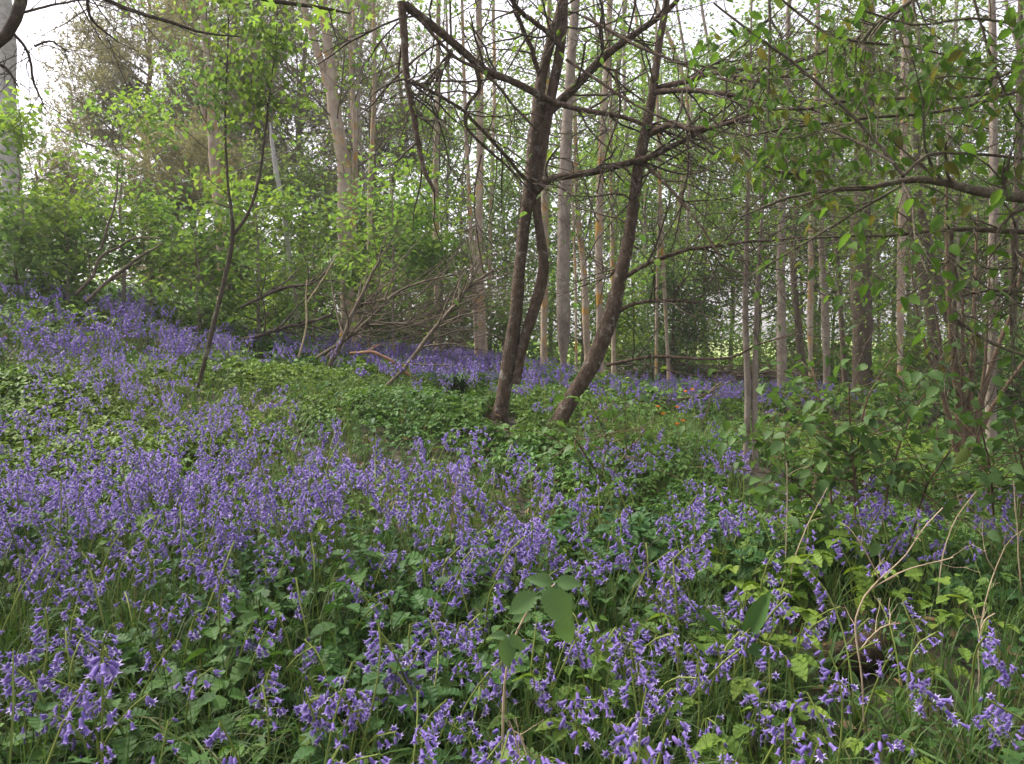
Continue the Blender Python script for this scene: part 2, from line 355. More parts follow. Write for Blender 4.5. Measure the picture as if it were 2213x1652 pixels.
def tree(name, label, stems, Y, bark, twig, twigs=None, leaf=None, group=None, up=2.5, S=12, cat='tree', rough=.06):
    """stems: list of (pixel rows, grounded?); twigs: dict(n,L,ang,up,t0,sub); leaf: dict(mat,size,n,T)"""
    b0 = stem_rows(stems[0][0], Y, up)
    base = np.array([b0[0, 0], b0[0, 1], gz(b0[0, 0], b0[0, 1])[0]])
    root = thing(name, label, cat, base, group)
    tm = MB(); bm = MB(); lm = MB(); curves = []
    for st in stems:
        pix, gr = st[0], st[1]; u = st[2] if len(st) > 2 else up
        rows = stem_rows(pix, Y, u, gr)
        K = 46; s = spline(rows, K); pts = s[:, :3] + wob(K, .25 * s[:, 3].mean()) * np.minimum(1, np.linspace(0, 5, K))[:, None]; r = np.maximum(s[:, 3], .003)
        trunk_mesh(tm, pts, r, S, rough); curves.append((pts, r))
    tm.build('trunk', bark, root)
    tips = []
    if twigs:
        for pts, r in curves:
            n = twigs.get('n', 20); K = 8
            C, R = spawn(pts[None], r[None], n, twigs.get('L', (.5, 1.4)), twigs.get('ang', (55, 90)), twigs.get('rr', .28), twigs.get('up', -.15), .13, twigs.get('t0', .3), .97, K, .25, .002)
            R = np.minimum(R, .011); bm.add(*tubes(C, R, 4), 0, True)
            C2, R2 = spawn(C, R, twigs.get('sub', 4), (.15, .55), (25, 65), .6, twigs.get('up', -.15), .15, .25, 1., 5, .4, .0014)
            bm.add(*tubes(C2, R2, 3), 0, True); tips.append((C, C2)); bm.build('branches', twig, root); bm = MB()
    if leaf:
        for C, C2 in tips:
            pos = C2[:, 1:].reshape(-1, 3); k = leaf.get('n', 1.)
            pos = pos[rng.random(len(pos)) < k] if k <= 1 else np.repeat(pos, int(k), 0)
            pos = pos + rng.normal(0, leaf.get('jit', .06), pos.shape)
            rand_leaves(lm, pos, leaf['size'], leaf.get('T', RHOMB))
    if bm.v: bm.build('branches', twig, root)
    if lm.v: lm.build('crown', M[leaf['mat']], root)
    return root, curves

TW = M['twig_grey']; TD = M['twig_dark']
fewleaf = dict(mat='spring', size=.07, n=.35, jit=.08)

# --- the dark cherry with two stems
A = 6.0
stemsA = [([(1080, 890, 36), (1096, 800, 31), (1112, 690, 27), (1126, 560, 25), (1134, 470, 26), (1146, 400, 29), (1156, 320, 31), (1162, 250, 29), (1166, 190, 24), (1186, 110, 22), (1212, 20, 20), (1225, -60, 18)], True),
          ([(1112, 830, 23), (1132, 740, 23), (1158, 650, 24), (1174, 580, 23), (1165, 490, 20), (1158, 430, 20), (1168, 350, 19), (1182, 260, 20), (1200, 160, 22), (1215, 60, 21), (1222, -50, 18)], False)]
rootA, cA = tree('cherry_tree', 'dark two stemmed tree with crossing bare limbs, standing left of its leaning dark neighbour', stemsA, A, M['dark_bark'], TD, dict(n=26, L=(.5, 1.5), t0=.5, ang=(40, 85), up=0., sub=5, rr=.22), dict(mat='spring', size=.06, n=.12), up=2, rough=.1)
def add_limbs(root, lims, Y, mat, name='limb', sub=0, K=24, S=8, twig=None, L=(.3, .9), leafd=None, subsub=3):
    allC = []
    for i, lm_ in enumerate(lims):
        pix = lm_[0]; y1 = Y + (lm_[1] if len(lm_) > 1 else 0); y2 = Y + (lm_[2] if len(lm_) > 2 else 0)
        pts, r = limb(pix, y1, K, S, .35, y2)
        m = MB(); trunk_mesh(m, pts, r, S, .05); m.build(name, mat, root); allC.append((pts, r))
    if sub and twig is not None:
        Pm = np.stack([c[0] for c in allC]); Rm = np.stack([c[1] for c in allC])
        C, R = spawn(Pm, Rm, sub, L, (30, 75), .5, -.05, .14, .1, 1., 7, .3, .0018)
        R = np.minimum(R, .008)
        C2, R2 = spawn(C, R, subsub, (.1, .4), (25, 65), .65, -.05, .16, .2, 1., 5, .4, .0013)
        for q_ in range(len(allC)):
            a_, b_ = q_ * sub, (q_ + 1) * sub; m = MB(); m.add(*tubes(C[a_:b_], R[a_:b_], 4), 0, True); m.add(*tubes(C2[a_ * subsub:b_ * subsub], R2[a_ * subsub:b_ * subsub], 3), 0, True); m.build('twigs', twig, root)
        global TWIGPTS; TWIGPTS = np.concatenate([C[:, 2:].reshape(-1, 3), C2[:, 1:].reshape(-1, 3)])
        if leafd:
            pos = np.concatenate([C[:, 2:].reshape(-1, 3), C2[:, 1:].reshape(-1, 3)])
            pp = pos[rng.random(len(pos)) < leafd['n']] + 0; lmb = MB()
            pp += rng.normal(0, leafd.get('jit', .03), pp.shape); rand_leaves(lmb, pp, leafd['size'], leafd.get('T', LEAF5), droop=leafd.get('droop', .7))
            lmb.build('crown', M[leafd['mat']], root)
    return allC
add_limbs(rootA, [
    ([(1196, 222, 14.6), (1150, 198, 15.5), (1100, 174, 15.5), (1040, 145, 16.3), (990, 105, 17.2), (930, 50, 18.9), (872, 10, 20.6)], -.1, -.5),
    ([(868, 6, 18.9), (874, 90, 15.5), (880, 170, 13.8), (892, 240, 12.9), (903, 310, 11.2), (918, 370, 9.5), (940, 415, 7.7)], -.5, -.55),
    ([(1150, 425, 18.9), (1185, 388, 17.2), (1230, 378, 15.5), (1290, 372, 15.5), (1350, 357, 14.6), (1400, 340, 13.8), (1470, 305, 12.0), (1540, 278, 8.6), (1640, 262, 5.2)], 0, -.6),
    ([(1178, 250, 20.6), (1230, 200, 20.6), (1270, 160, 18.9), (1310, 120, 17.2), (1350, 88, 15.5), (1400, 55, 13.8), (1450, 15, 11.2), (1480, -20, 8.6)], .1, -.3),
    ([(1196, 222, 12.9), (1260, 238, 11.2), (1330, 250, 10.3), (1400, 272, 8.6), (1480, 300, 6.0), (1560, 345, 4.3)], -.1, -.5),
    ([(1030, 150, 10.3), (1036, 190, 8.6), (1010, 230, 7.7), (1006, 270, 6.9), (1040, 310, 6.0), (1090, 355, 5.2), (1140, 405, 3.4)], -.3, -.1),
    ([(975, 110, 11.2), (962, 140, 9.5), (945, 170, 6.9)], -.4, -.5),
    ([(905, 40, 7.7), (980, 120, 6.9), (1060, 170, 6.0), (1120, 240, 5.2), (1180, 300, 3.4)], -.5, -.3),
    ([(890, 175, 7.7), (1000, 240, 6.9), (1060, 300, 7.7), (1120, 370, 7.7), (1160, 410, 6.9)], -.5, -.05),
    ([(1170, 180, 12.0), (1150, 110, 10.3), (1120, 40, 9.5), (1100, -30, 7.7)], 0, -.2),
    ([(1218, 110, 10.3), (1170, 60, 10.3), (1120, 20, 9.5), (1090, -20, 7.7)], -.05, -.4),
    ([(1225, 130, 6.9), (1300, 180, 6.9), (1380, 230, 6.0), (1500, 290, 4.3), (1600, 350, 2.6)], -.2, -.9),
    ([(1262, 36, 6.9), (1380, 100, 6.9), (1500, 150, 5.2), (1620, 190, 3.4)], -.4, -1.2),
    ([(1330, 150, 6.0), (1340, 230, 5.2), (1310, 330, 4.3), (1290, 420, 2.6)], -.3, -.4),
    ([(1040, 335, 4.3), (1025, 420, 3.4), (1030, 500, 3.4), (1045, 590, 2.6)], -.2, -.2)],
    A, M['dark_bark'], sub=11, twig=TD, L=(.25, .9), leafd=dict(mat='spring', size=.055, n=.035))
# --- its dark neighbour, leaning right
B = 5.7
stemsB = [([(1205, 915, 38.6), (1240, 850, 35.9), (1282, 780, 35.0), (1318, 690, 34.0), (1340, 610, 29.4), (1356, 540, 27.6), (1368, 460, 25.8), (1380, 360, 23.9), (1396, 280, 22.1), (1412, 190, 18.4), (1424, 100, 16.6), (1440, 0, 13.8)], True)]
rootB, cB = tree('cherry_tree', 'dark stout tree leaning to the right with a curved reddish lower trunk', stemsB, B, M['dark_bark'], TD, dict(n=36, L=(.6, 1.8), t0=.3, ang=(50, 88), up=-.05, sub=5, rr=.2), dict(mat='spring', size=.06, n=.1), up=2, rough=.1)
add_limbs(rootB, [
    ([(1345, 602, 12), (1400, 570, 10), (1450, 550, 9), (1530, 535, 7), (1640, 520, 5), (1741, 515, 3)], 0, -.7),
    ([(1405, 290, 16), (1450, 270, 14), (1500, 280, 12), (1560, 270, 9), (1640, 240, 7), (1752, 236, 6)], 0, -1.2),
    ([(1412, 200, 13), (1470, 195, 12), (1540, 200, 10), (1620, 215, 8), (1700, 250, 5)], 0, -.8),
    ([(1425, 190, 13), (1480, 175, 12), (1540, 160, 10), (1640, 175, 8), (1750, 150, 5)], 0, -.8),
    ([(1320, 680, 10), (1380, 655, 8), (1440, 650, 7), (1520, 655, 4)], 0, -.3),
    ([(1310, 790, 7), (1400, 772, 7), (1500, 775, 6), (1590, 770, 5), (1640, 745, 4), (1720, 720, 3)], -.1, -1.0),
    ([(1350, 560, 6), (1310, 600, 5), (1300, 560, 4)], 0, .2),
    ([(1385, 345, 9), (1440, 400, 7), (1500, 470, 6), (1560, 560, 4)], 0, -.6)],
    B, M['dark_bark'], sub=12, twig=TD, L=(.3, 1.0), leafd=dict(mat='spring', size=.055, n=.03))

# --- poplars, birches and poles behind
pt = dict(n=22, L=(.6, 1.8), ang=(40, 75), up=.15, t0=.3, sub=4, rr=.3)
pr = dict(n=30, L=(.6, 1.7), ang=(65, 95), up=-.2, t0=.25, sub=5, rr=.22)
pl = dict(mat='spring', size=.08, n=2., jit=.2)
pm = dict(mat='mid', size=.075, n=2., jit=.2)
G1 = None
tree('birch_tree', 'broad pale trunk at the far left edge behind the bright green saplings', [([(24, 700, 42), (22, 480, 40), (20, 300, 38), (14, 100, 36), (8, 0, 34)], True)], 13, M['birch'], TD, None, None, up=4)
tree('poplar_tree', 'slender pale orange trunk rising behind the forked sapling', [([(482, 700, 24), (474, 450, 22), (464, 330, 21), (452, 200, 20), (446, 100, 18), (437, 0, 17)], True), ([(478, 430, 11), (464, 340, 10), (430, 200, 8), (405, 60, 5)], False, 1.)], 13, M['poplar'], TW, pt, pl)
tree('poplar_tree', 'tall pale trunk forking into two near its top, orange lichen on the bark', [([(752, 720, 33), (746, 520, 31), (740, 340, 29), (722, 230, 26), (710, 120, 20), (700, 0, 18)], True), ([(724, 236, 18), (695, 140, 16), (670, 60, 14), (648, -30, 12)], False)], 12, M['poplar'], TW, dict(n=22, L=(.8, 2.2), ang=(40, 75), up=.1, t0=.35, sub=5, rr=.3), pl, S=14)
tree('poplar_tree', 'thin pale pole close beside the forked pale trunk', [([(770, 710, 13), (765, 480, 12), (768, 300, 11), (757, 120, 9), (752, 0, 8)], True)], 12.2, M['poplar'], TW, pt, pl, S=8)
tree('poplar_tree', 'thin straight pole just right of the forked pale trunk and its close companion', [([(797, 715, 13), (800, 500, 12), (806, 250, 10), (808, 50, 8)], True)], 12.6, M['poplar'], TW, pt, pl, S=8)
tree('birch_tree', 'thin white leaning broken birch stem behind the fallen branches', [([(645, 710, 12), (628, 570, 11), (610, 440, 10), (588, 305, 8)], True)], 11, M['birch'], TW, dict(n=5, L=(.2, .6), sub=2), None, up=.25, S=8)
tree('poplar_tree', 'straight pale trunk behind the heap of dead branches', [([(942, 775, 15.1), (942, 550, 13.4), (944, 300, 11.8), (946, 120, 10.1), (948, 0, 9.2)], True)], 13, M['poplar'], TW, pt, pl)
tree('poplar_tree', 'pale trunk swelling at the foot with a thinner stem joined to its left side', [([(1045, 795, 27.7), (1040, 700, 21.8), (1036, 560, 16.8), (1038, 330, 15.1), (1036, 100, 13.4), (1034, 0, 11.8)], True), ([(1032, 780, 12.6), (1020, 560, 9.2), (1010, 330, 8.4), (1005, 230, 7.6), (1000, 80, 6.7)], True)], 12, M['poplar'], TW, pt, pl)
tree('poplar_tree', 'pale trunk seen close behind the two stemmed dark tree', [([(1175, 800, 18.5), (1176, 600, 16.8), (1178, 400, 15.1), (1182, 200, 12.6), (1186, 60, 10.1)], True)], 13, M['poplar'], TW, pt, pl)
tree('poplar_tree', 'thick straight grey brown trunk with orange lichen between the two dark trees', [([(1218, 845, 31.9), (1218, 700, 29.4), (1220, 500, 27.7), (1222, 350, 25.2), (1228, 200, 21.8), (1238, 60, 18.5), (1246, -40, 16.8)], True)], 10, M['grey_bark'], TW, dict(n=26, L=(.5, 1.5), ang=(50, 85), up=0, t0=.3, sub=4, rr=.18), dict(mat='spring', size=.07, n=.2), S=16)
tree('poplar_tree', 'slightly crooked pale pole right of the thick grey trunk', [([(1270, 810, 16.8), (1266, 680, 15.1), (1260, 560, 12.6), (1250, 480, 11.8), (1243, 300, 9.2)], True)], 13, M['poplar'], TW, pt, pl)
tree('poplar_tree', 'straight pale trunk seen through the gap left of the leaning dark tree', [([(1296, 790, 18.5), (1296, 500, 16.8), (1300, 330, 15.1), (1310, 150, 13.4), (1318, 0, 11.8)], True)], 12, M['poplar'], TW, pt, pl)
tree('poplar_tree', 'slim pale stem crossing behind the curve of the leaning dark tree', [([(1326, 780, 10.1), (1324, 560, 9.2), (1322, 420, 9.2), (1320, 250, 7.6), (1316, 50, 6.7)], True)], 14, M['poplar'], TW, pt, pl, S=8)
tree('poplar_tree', 'thread thin pole beside the foot of the thick grey trunk', [([(1246, 800, 6.7), (1242, 560, 5.9), (1236, 400, 5.0), (1230, 250, 4.2)], True)], 12, M['poplar'], TW, pt, pl, S=6)
tree('poplar_tree', 'pair of slim pale stems right of the leaning dark tree', [([(1446, 820, 10.1), (1433, 560, 9.2), (1425, 380, 7.6), (1420, 200, 6.7)], True), ([(1418, 810, 7.6), (1420, 640, 6.7), (1424, 470, 5.0)], True)], 14, M['poplar'], TW, pr, pm, S=8)
tree('sapling', 'near pair of slim grey poles standing close together in the green undergrowth', [([(1612, 985, 15.1), (1616, 850, 14.3), (1612, 700, 12.6), (1613, 560, 10.9), (1616, 400, 9.2), (1620, 250, 6.7)], True), ([(1632, 990, 14.3), (1630, 850, 13.4), (1636, 680, 10.1), (1642, 540, 8.4), (1650, 400, 6.7)], True)], 5.5, M['grey_bark'], TD, dict(n=16, L=(.3, 1.0), ang=(60, 95), up=-.1, t0=.35, sub=4, rr=.25), dict(mat='mid', size=.05, n=.1), up=1.2)
tree('poplar_tree', 'grey pole with branch rings just right of the near pair of poles', [([(1690, 890, 21.0), (1690, 700, 19.3), (1688, 520, 16.8), (1692, 380, 15.1), (1700, 200, 12.6)], True)], 10, M['grey_bark'], TW, pr, pm)
tree('pine_tree', 'dark slanting trunk behind the low mossy wall', [([(1742, 840, 21.8), (1724, 700, 15.1), (1715, 560, 13.4), (1722, 420, 11.8)], True)], 13, M['brown_bark'], TW, pr, pm)
tree('poplar_tree', 'pale pole with an orange stub in front of the right end of the wall', [([(1752, 860, 15.1), (1752, 640, 13.4), (1755, 480, 11.8), (1760, 300, 10.1)], True)], 10.5, M['poplar'], TW, pr, pm)
tree('poplar_tree', 'ruddy pole between the orange stub pole and the widest trunk', [([(1788, 860, 21.0), (1782, 680, 16.8), (1775, 560, 14.3), (1772, 380, 11.8), (1768, 200, 10.1)], True)], 11, M['grey_bark'], TW, pr, pm)
tree('pine_tree', 'dim thin leaning trunk beside the widest trunk', [([(1826, 820, 12.6), (1815, 640, 10.9), (1805, 500, 10.1), (1800, 350, 8.4)], True)], 14, M['brown_bark'], TW, pr, pm)
tree('pine_tree', 'widest trunk on the right, dark brown furrowed bark', [([(1863, 850, 48.7), (1860, 640, 45.4), (1862, 500, 42.0), (1868, 350, 37.0), (1872, 150, 31.9), (1874, 0, 28.6)], True)], 13, M['brown_bark'], TW, dict(n=40, L=(.8, 2.4), ang=(70, 100), up=-.25, t0=.3, sub=5, rr=.12), dict(mat='dull', size=.08, n=.5, jit=.12), S=18, rough=.08)
tree('poplar_tree', 'pale ringed pole right of the widest trunk against the bright meadow', [([(1946, 850, 19.3), (1946, 640, 16.8), (1950, 420, 15.1), (1954, 220, 13.4), (1958, 0, 11.8)], True)], 10, M['poplar'], TW, pr, pm)
tree('poplar_tree', 'greyish straight trunk nearest the right edge, rising out of undergrowth', [([(2144, 1020, 21.8), (2140, 800, 21.8), (2146, 600, 20.2), (2148, 300, 16.8), (2144, 0, 13.4)], True)], 7.5, M['grey_bark'], TD, dict(n=22, L=(.4, 1.2), ang=(65, 95), up=-.1, t0=.3, sub=4, rr=.18), dict(mat='mid', size=.06, n=.25))
tree('pine_tree', 'dark leaning trunk left of the many stemmed hazel', [([(2034, 830, 25.2), (2012, 680, 21.8), (1985, 560, 18.5), (1960, 440, 15.1), (1945, 300, 11.8)], True)], 12, M['brown_bark'], TW, pr, pm)
tree('pine_tree', 'dark leaning trunk passing behind the many stemmed hazel', [([(2075, 850, 28.6), (2052, 690, 23.5), (2022, 580, 19.3), (1995, 470, 16.0), (1980, 330, 12.6)], True)], 12.5, M['brown_bark'], TW, pr, pm)
tree('pine_tree', 'dark upright trunk at the right edge behind the hanging bough', [([(2190, 860, 20.2), (2190, 600, 17.6), (2200, 350, 15.1), (2205, 100, 12.6)], True)], 11, M['brown_bark'], TW, pr, pm)
hz, _ = tree('hazel_coppice', 'many stemmed brown hazel fanning out from one low stool on the right', [
    ([(2080, 990, 20), (2070, 860, 17), (2058, 740, 14), (2050, 620, 11), (2046, 500, 8)], True), ([(2088, 985, 18), (2096, 860, 14), (2104, 740, 11), (2108, 600, 8)], True),
    ([(2095, 985, 16), (2120, 870, 12), (2150, 770, 10), (2190, 660, 7)], True), ([(2100, 985, 13), (2140, 890, 10), (2200, 800, 8), (2260, 720, 5)], True), ([(2070, 990, 13), (2044, 880, 10), (2010, 780, 8), (1985, 690, 5)], True),
    ([(2084, 990, 14), (2082, 860, 10), (2080, 740, 8)], True), ([(2092, 985, 12), (2110, 900, 9), (2128, 800, 7), (2134, 690, 5)], True), ([(2076, 990, 10), (2054, 900, 8), (2036, 800, 5)], True)], 7.0, M['dead_brown'], TD, dict(n=7, L=(.25, .8), ang=(30, 70), up=.1, t0=.3, sub=4, rr=.4), dict(mat='mid', size=.055, n=.35, jit=.05), up=.6, S=8)

# --- background trees: trunk, branches and a leafy crown, standing at ground position x, y
def leafy(name, label, px, Y, top_py, rc, mat, nl=16, tw=6, lv=5, lsz=.09, c0=.15, tr=.06, bark=None, group=None, T=RHOMB, up=.15, ang=(55, 85), jit=.16, cat='tree', dy=0., lim_r=.5, flat=1., shape=None):
    p = P(px, 745, Y); x = p[0]; z = gz(x, Y)[0]; top = P(px, top_py, Y)[2]; h = max(top - z, .8)
    root = thing(name, label, cat, (x, Y, z), group)
    K = 12; u = np.linspace(0, 1, K); pts = np.stack([x + 0 * u, Y + 0 * u, z - .08 + u * (h * .93)], 1) + wob(K, .02 * h) * u[:, None]; r = tr * (1 - u * .8) * (1 + .4 * np.exp(-u * 25))
    m = MB(); trunk_mesh(m, pts, r, 8, .06); m.build('trunk', bark or M['grey_bark'], root)
    shp = shape or (lambda t: np.sqrt(np.clip(1 - ((t - .52) / .56) ** 2, .06, 1)))
    C, R = spawn(pts[None], r[None], nl, (rc * .75, rc * 1.1), ang, lim_r, up, .12, c0, .98, 7, .25, .003, prof=shp); R = np.minimum(R, tr * .4)
    b = MB(); b.add(*tubes(C, R, 4), 0, True)
    C2, R2 = spawn(C, R, tw, (rc * .22, rc * .5), (25, 70), .55, up * .5, .15, .2, 1., 5, .4, .002); b.add(*tubes(C2, R2, 3), 0, True)
    b.build('branches', M['twig_dark'] if mat in ('dark', 'mid', 'dull') else M['twig_grey'], root)
    pos = np.repeat(C2[:, 1:].reshape(-1, 3), lv, 0); pos = pos + rng.normal(0, jit, pos.shape) * np.array([1, 1, .6])
    lm = MB()
    if mat == 'pine':
        N = len(pos); per = 7; pp = np.repeat(pos, per, 0); ax = rng.normal(0, 1, pp.shape) + np.array([0, 0, .35])
        V, F = inst(NEEDLE, pp, frames(ax, rng.normal(0, 1, pp.shape)), lsz * rng.uniform(.7, 1.3, len(pp))); lm.add(V, F)
    else: rand_leaves(lm, pos, lsz, T, flat=flat)
    lm.build('crown', M[mat], root)
    return root

GB = 'young green trees along the left bank'
# left bank: bright saplings, darker shrubs
leafy('sapling', 'bright green sapling in front of the broad pale trunk at the left edge', 55, 10.2, 225, .75, 'spring', 18, 6, 3, .095, 0.2, .03)
leafy('sapling', 'tallest bright green sapling on the left bank, leaning leafy top against the sky', 270, 10.4, 205, .8, 'spring', 18, 6, 3, .095, 0.22, .03)
leafy('sapling', 'slim light green sapling between the two tallest ones on the left bank', 170, 11, 330, .6, 'spring', 12, 6, 3, .095, 0.2, .025)
leafy('shrub', 'dense dark green bush at the left edge above the bluebell bank', 40, 9.6, 440, .9, 'mid', 16, 6, 3, .095, 0.1, .03, cat='bush')
leafy('shrub', 'mid green bush above the bluebell bank, right of the dense dark one', 150, 9.9, 425, .8, 'mid', 15, 6, 3, .095, 0.1, .03, cat='bush')
leafy('shrub', 'rounded bright bush behind the two leaning dead sticks', 330, 10.8, 430, .75, 'spring', 18, 6, 3, .095, 0.1, .03, cat='bush')
leafy('shrub', 'leafy green bush just behind the stem of the forked sapling', 430, 9.8, 415, .75, 'spring', 16, 6, 3, .095, 0.1, .03, cat='bush')
leafy('shrub', 'bright layered bush right of the forked sapling', 560, 10.2, 330, .8, 'spring', 21, 6, 3, .095, 0.1, .03, cat='bush')
leafy('shrub', 'olive green bush between the white birch and the forked pale trunk', 680, 11.2, 430, .8, 'mid', 16, 6, 3, .095, 0.1, .03, cat='bush')
leafy('maple_sapling', 'bright maple sapling with layered leaves right of the forked pale trunk', 850, 9.6, 285, .62, 'spring', 18, 6, 3, .095, 0.35, .025, ang=(65, 95), up=-.02, flat=1.8)
leafy('maple_sapling', 'smaller bright maple sapling under the hanging dead bough', 955, 10.2, 370, .5, 'spring', 13, 6, 3, .095, 0.3, .025, ang=(65, 95), up=-.02, flat=1.8)
leafy('shrub', 'low green maple spray in front of the twin thin poles', 800, 10.2, 465, .5, 'spring', 13, 6, 3, .095, 0.25, .02, flat=1.8, cat='bush')
leafy('shrub', 'tangled low bush behind the dead branches', 890, 14.5, 500, 1.1, 'dull', 18, 6, 3, .095, 0.1, .03, cat='bush')
# pines on the left skyline
leafy('pine_tree', 'leaning orange stemmed pine with airy grey green crown against the sky', 330, 22, -120, 2.6, 'pine', 44, 9, 5, .17, .42, .15, M['pine_bark'], up=.1, jit=.22)
leafy('pine_tree', 'dark grey pine behind the slender pale orange trunk', 520, 20, -180, 2.2, 'pine', 44, 9, 5, .17, .25, .16, M['grey_bark'], up=.05, jit=.22)
leafy('pine_tree', 'dense grey green pine behind the forked pale trunk', 660, 23, -150, 2.6, 'pine', 50, 9, 5, .17, .2, .15, M['grey_bark'], up=.05, jit=.22)
leafy('pine_tree', 'broad shadowy pine filling the gap right of the forked pale trunk', 810, 24, -60, 2.4, 'pine', 50, 9, 5, .17, .12, .15, M['brown_bark'], up=.05, jit=.22)
leafy('fir_tree', 'low pointed pine behind the bushes at the left edge', 90, 17, 330, 1.5, 'pine', 36, 8, 5, .13, .05, .1, M['brown_bark'], jit=.16)
leafy('fir_tree', 'low olive conifer behind the rounded bright bush', 420, 16, 300, 1.4, 'pine', 36, 8, 5, .13, .05, .1, M['brown_bark'], jit=.16)
# middle
leafy('hawthorn', 'hawthorn flecked with white blossom behind the two stemmed dark tree', 975, 15.5, 600, .9, 'mid', 30, 7, 4, .07, .05, .04, cat='bush')
leafy('tree', 'light green tree filling the middle between the pale poles', 1000, 21, 230, 1.8, 'spring', 34, 7, 4, .11, .05, .07)
leafy('tree', 'light green tree behind the two stemmed dark tree', 1120, 19, 320, 1.5, 'spring', 30, 7, 4, .10, .08, .06)
leafy('tree', 'sunlit green tree between the two dark trees', 1260, 20, 330, 1.5, 'spring', 32, 7, 4, .10, .05, .06)
leafy('tree', 'tall green tree behind the crown of the leaning dark tree', 1390, 19, 80, 1.9, 'spring', 36, 7, 4, .10, .15, .07)
leafy('shrub', 'bright green bush right of the leaning trunk', 1400, 16.5, 560, 1.0, 'spring', 32, 8, 5, .08, .02, .04, cat='bush')
leafy('spruce_tree', 'dark drooping spruce right of the leaning trunk', 1455, 14.5, 500, .8, 'dark', 34, 7, 4, .07, .12, .05, M['brown_bark'], ang=(75, 105), up=-.2, shape=lambda t: 1.05 - .8 * t)
leafy('tree', 'feathery green tree over the dark spruce', 1500, 20, 230, 1.7, 'mid', 34, 7, 4, .10, .1, .06)
leafy('tree', 'thin crowned green tree behind the near pair of poles', 1610, 19, 130, 1.7, 'mid', 30, 7, 4, .10, .2, .06)
leafy('tree', 'pale leaved tree above the dark slanting trunk', 1730, 21, 200, 1.8, 'dull', 30, 7, 4, .11, .25, .06)
leafy('tree', 'grey green tree behind the widest trunk', 1850, 20, 150, 1.8, 'dull', 32, 7, 4, .11, .2, .06)
leafy('tree', 'mid green tree behind the pale ringed pole', 1980, 18, 160, 1.6, 'mid', 32, 7, 4, .10, .2, .06)
leafy('tree', 'shady green tree behind the dark leaning trunks', 2090, 17, 150, 1.6, 'mid', 34, 7, 4, .10, .12, .06)
leafy('tree', 'green tree filling the right edge of the wood', 2210, 16, 180, 1.6, 'dull', 34, 7, 4, .10, .1, .06)
leafy('shrub', 'lush low bush just behind the low mossy wall', 1560, 17, 700, 1.0, 'spring', 20, 7, 4, .08, .02, .03, cat='bush')
leafy('shrub', 'leafy hedge bush behind the right part of the wall', 1680, 17.5, 690, 1.0, 'spring', 18, 7, 4, .08, .02, .03, cat='bush')
leafy('shrub', 'yellow green bush beside the widest trunk', 1905, 18, 600, .9, 'spring', 26, 7, 4, .08, .02, .03, cat='bush')
leafy('shrub', 'shaded bush beneath the hanging bough at the right edge', 2190, 9.5, 760, .8, 'shrub', 26, 7, 4, .07, .02, .03, cat='bush')
leafy('shrub', 'dark bush around the foot of the hazel', 2010, 12.5, 740, .8, 'mid', 26, 7, 4, .07, .02, .03, cat='bush')
for lab, px, Y, tp_, rc, mt, nl, c0 in [
    ('full green tree behind the thick grey brown trunk', 1190, 24, -40, 2.4, 'mid', 40, .05), ('yellow green tree between the leaning dark tree and the near poles', 1520, 23, -60, 2.6, 'spring', 44, .08),
    ('tall dull green tree behind the near pair of poles', 1640, 25, -120, 2.8, 'dull', 46, .08), ('tall mid green tree left of the widest trunk', 1770, 24, -140, 2.8, 'mid', 46, .1),
    ('tall olive tree right of the widest trunk', 1930, 23, -140, 2.7, 'dull', 46, .12), ('tall mid green tree behind the leaning dark trunks', 2050, 22, -140, 2.6, 'mid', 46, .08),
    ('tall shady tree at the right edge behind the hanging bough', 2200, 21, -140, 2.6, 'mid', 46, .05), ('sunny green tree behind the straight pale trunk and its neighbours', 930, 25, -80, 2.3, 'spring', 38, .05),
    ('green tree right behind the dark spruce', 1440, 26, -60, 2.6, 'mid', 44, .03), ('thin tall tree fading into the sky behind the two stemmed dark tree', 1090, 27, -330, 2.6, 'dull', 44, .3), ('high crowned pale tree between the tops of the two dark trees', 1330, 25, -330, 2.6, 'spring', 44, .42), ('high crowned pale tree above the near pair of poles', 1580, 24, -330, 2.6, 'spring', 46, .42), ('high crowned dull tree above the pale pole with an orange stub', 1760, 25, -330, 2.7, 'dull', 46, .42), ('high crowned pale tree above the pale ringed pole', 1960, 24, -330, 2.6, 'spring', 46, .42), ('low olive tree behind the forked sapling', 470, 18, 330, 1.3, 'dull', 30, .05),
    ('brownish green tree between pine and forked pale trunk', 620, 17, 150, 1.6, 'dull', 36, .05), ('fresh green tree behind the maple saplings', 880, 18, 230, 1.5, 'spring', 36, .05), ('feathery olive tree behind the twin thin poles', 780, 17, 250, 1.3, 'dull', 34, .05)]:
    leafy('tree', lab, px, Y, max(tp_, -140) + 190, rc * .85, mt, int(nl * .8), 7, 5, .12, max(c0, 0 if px < 1100 else .3), .07, jit=.22)
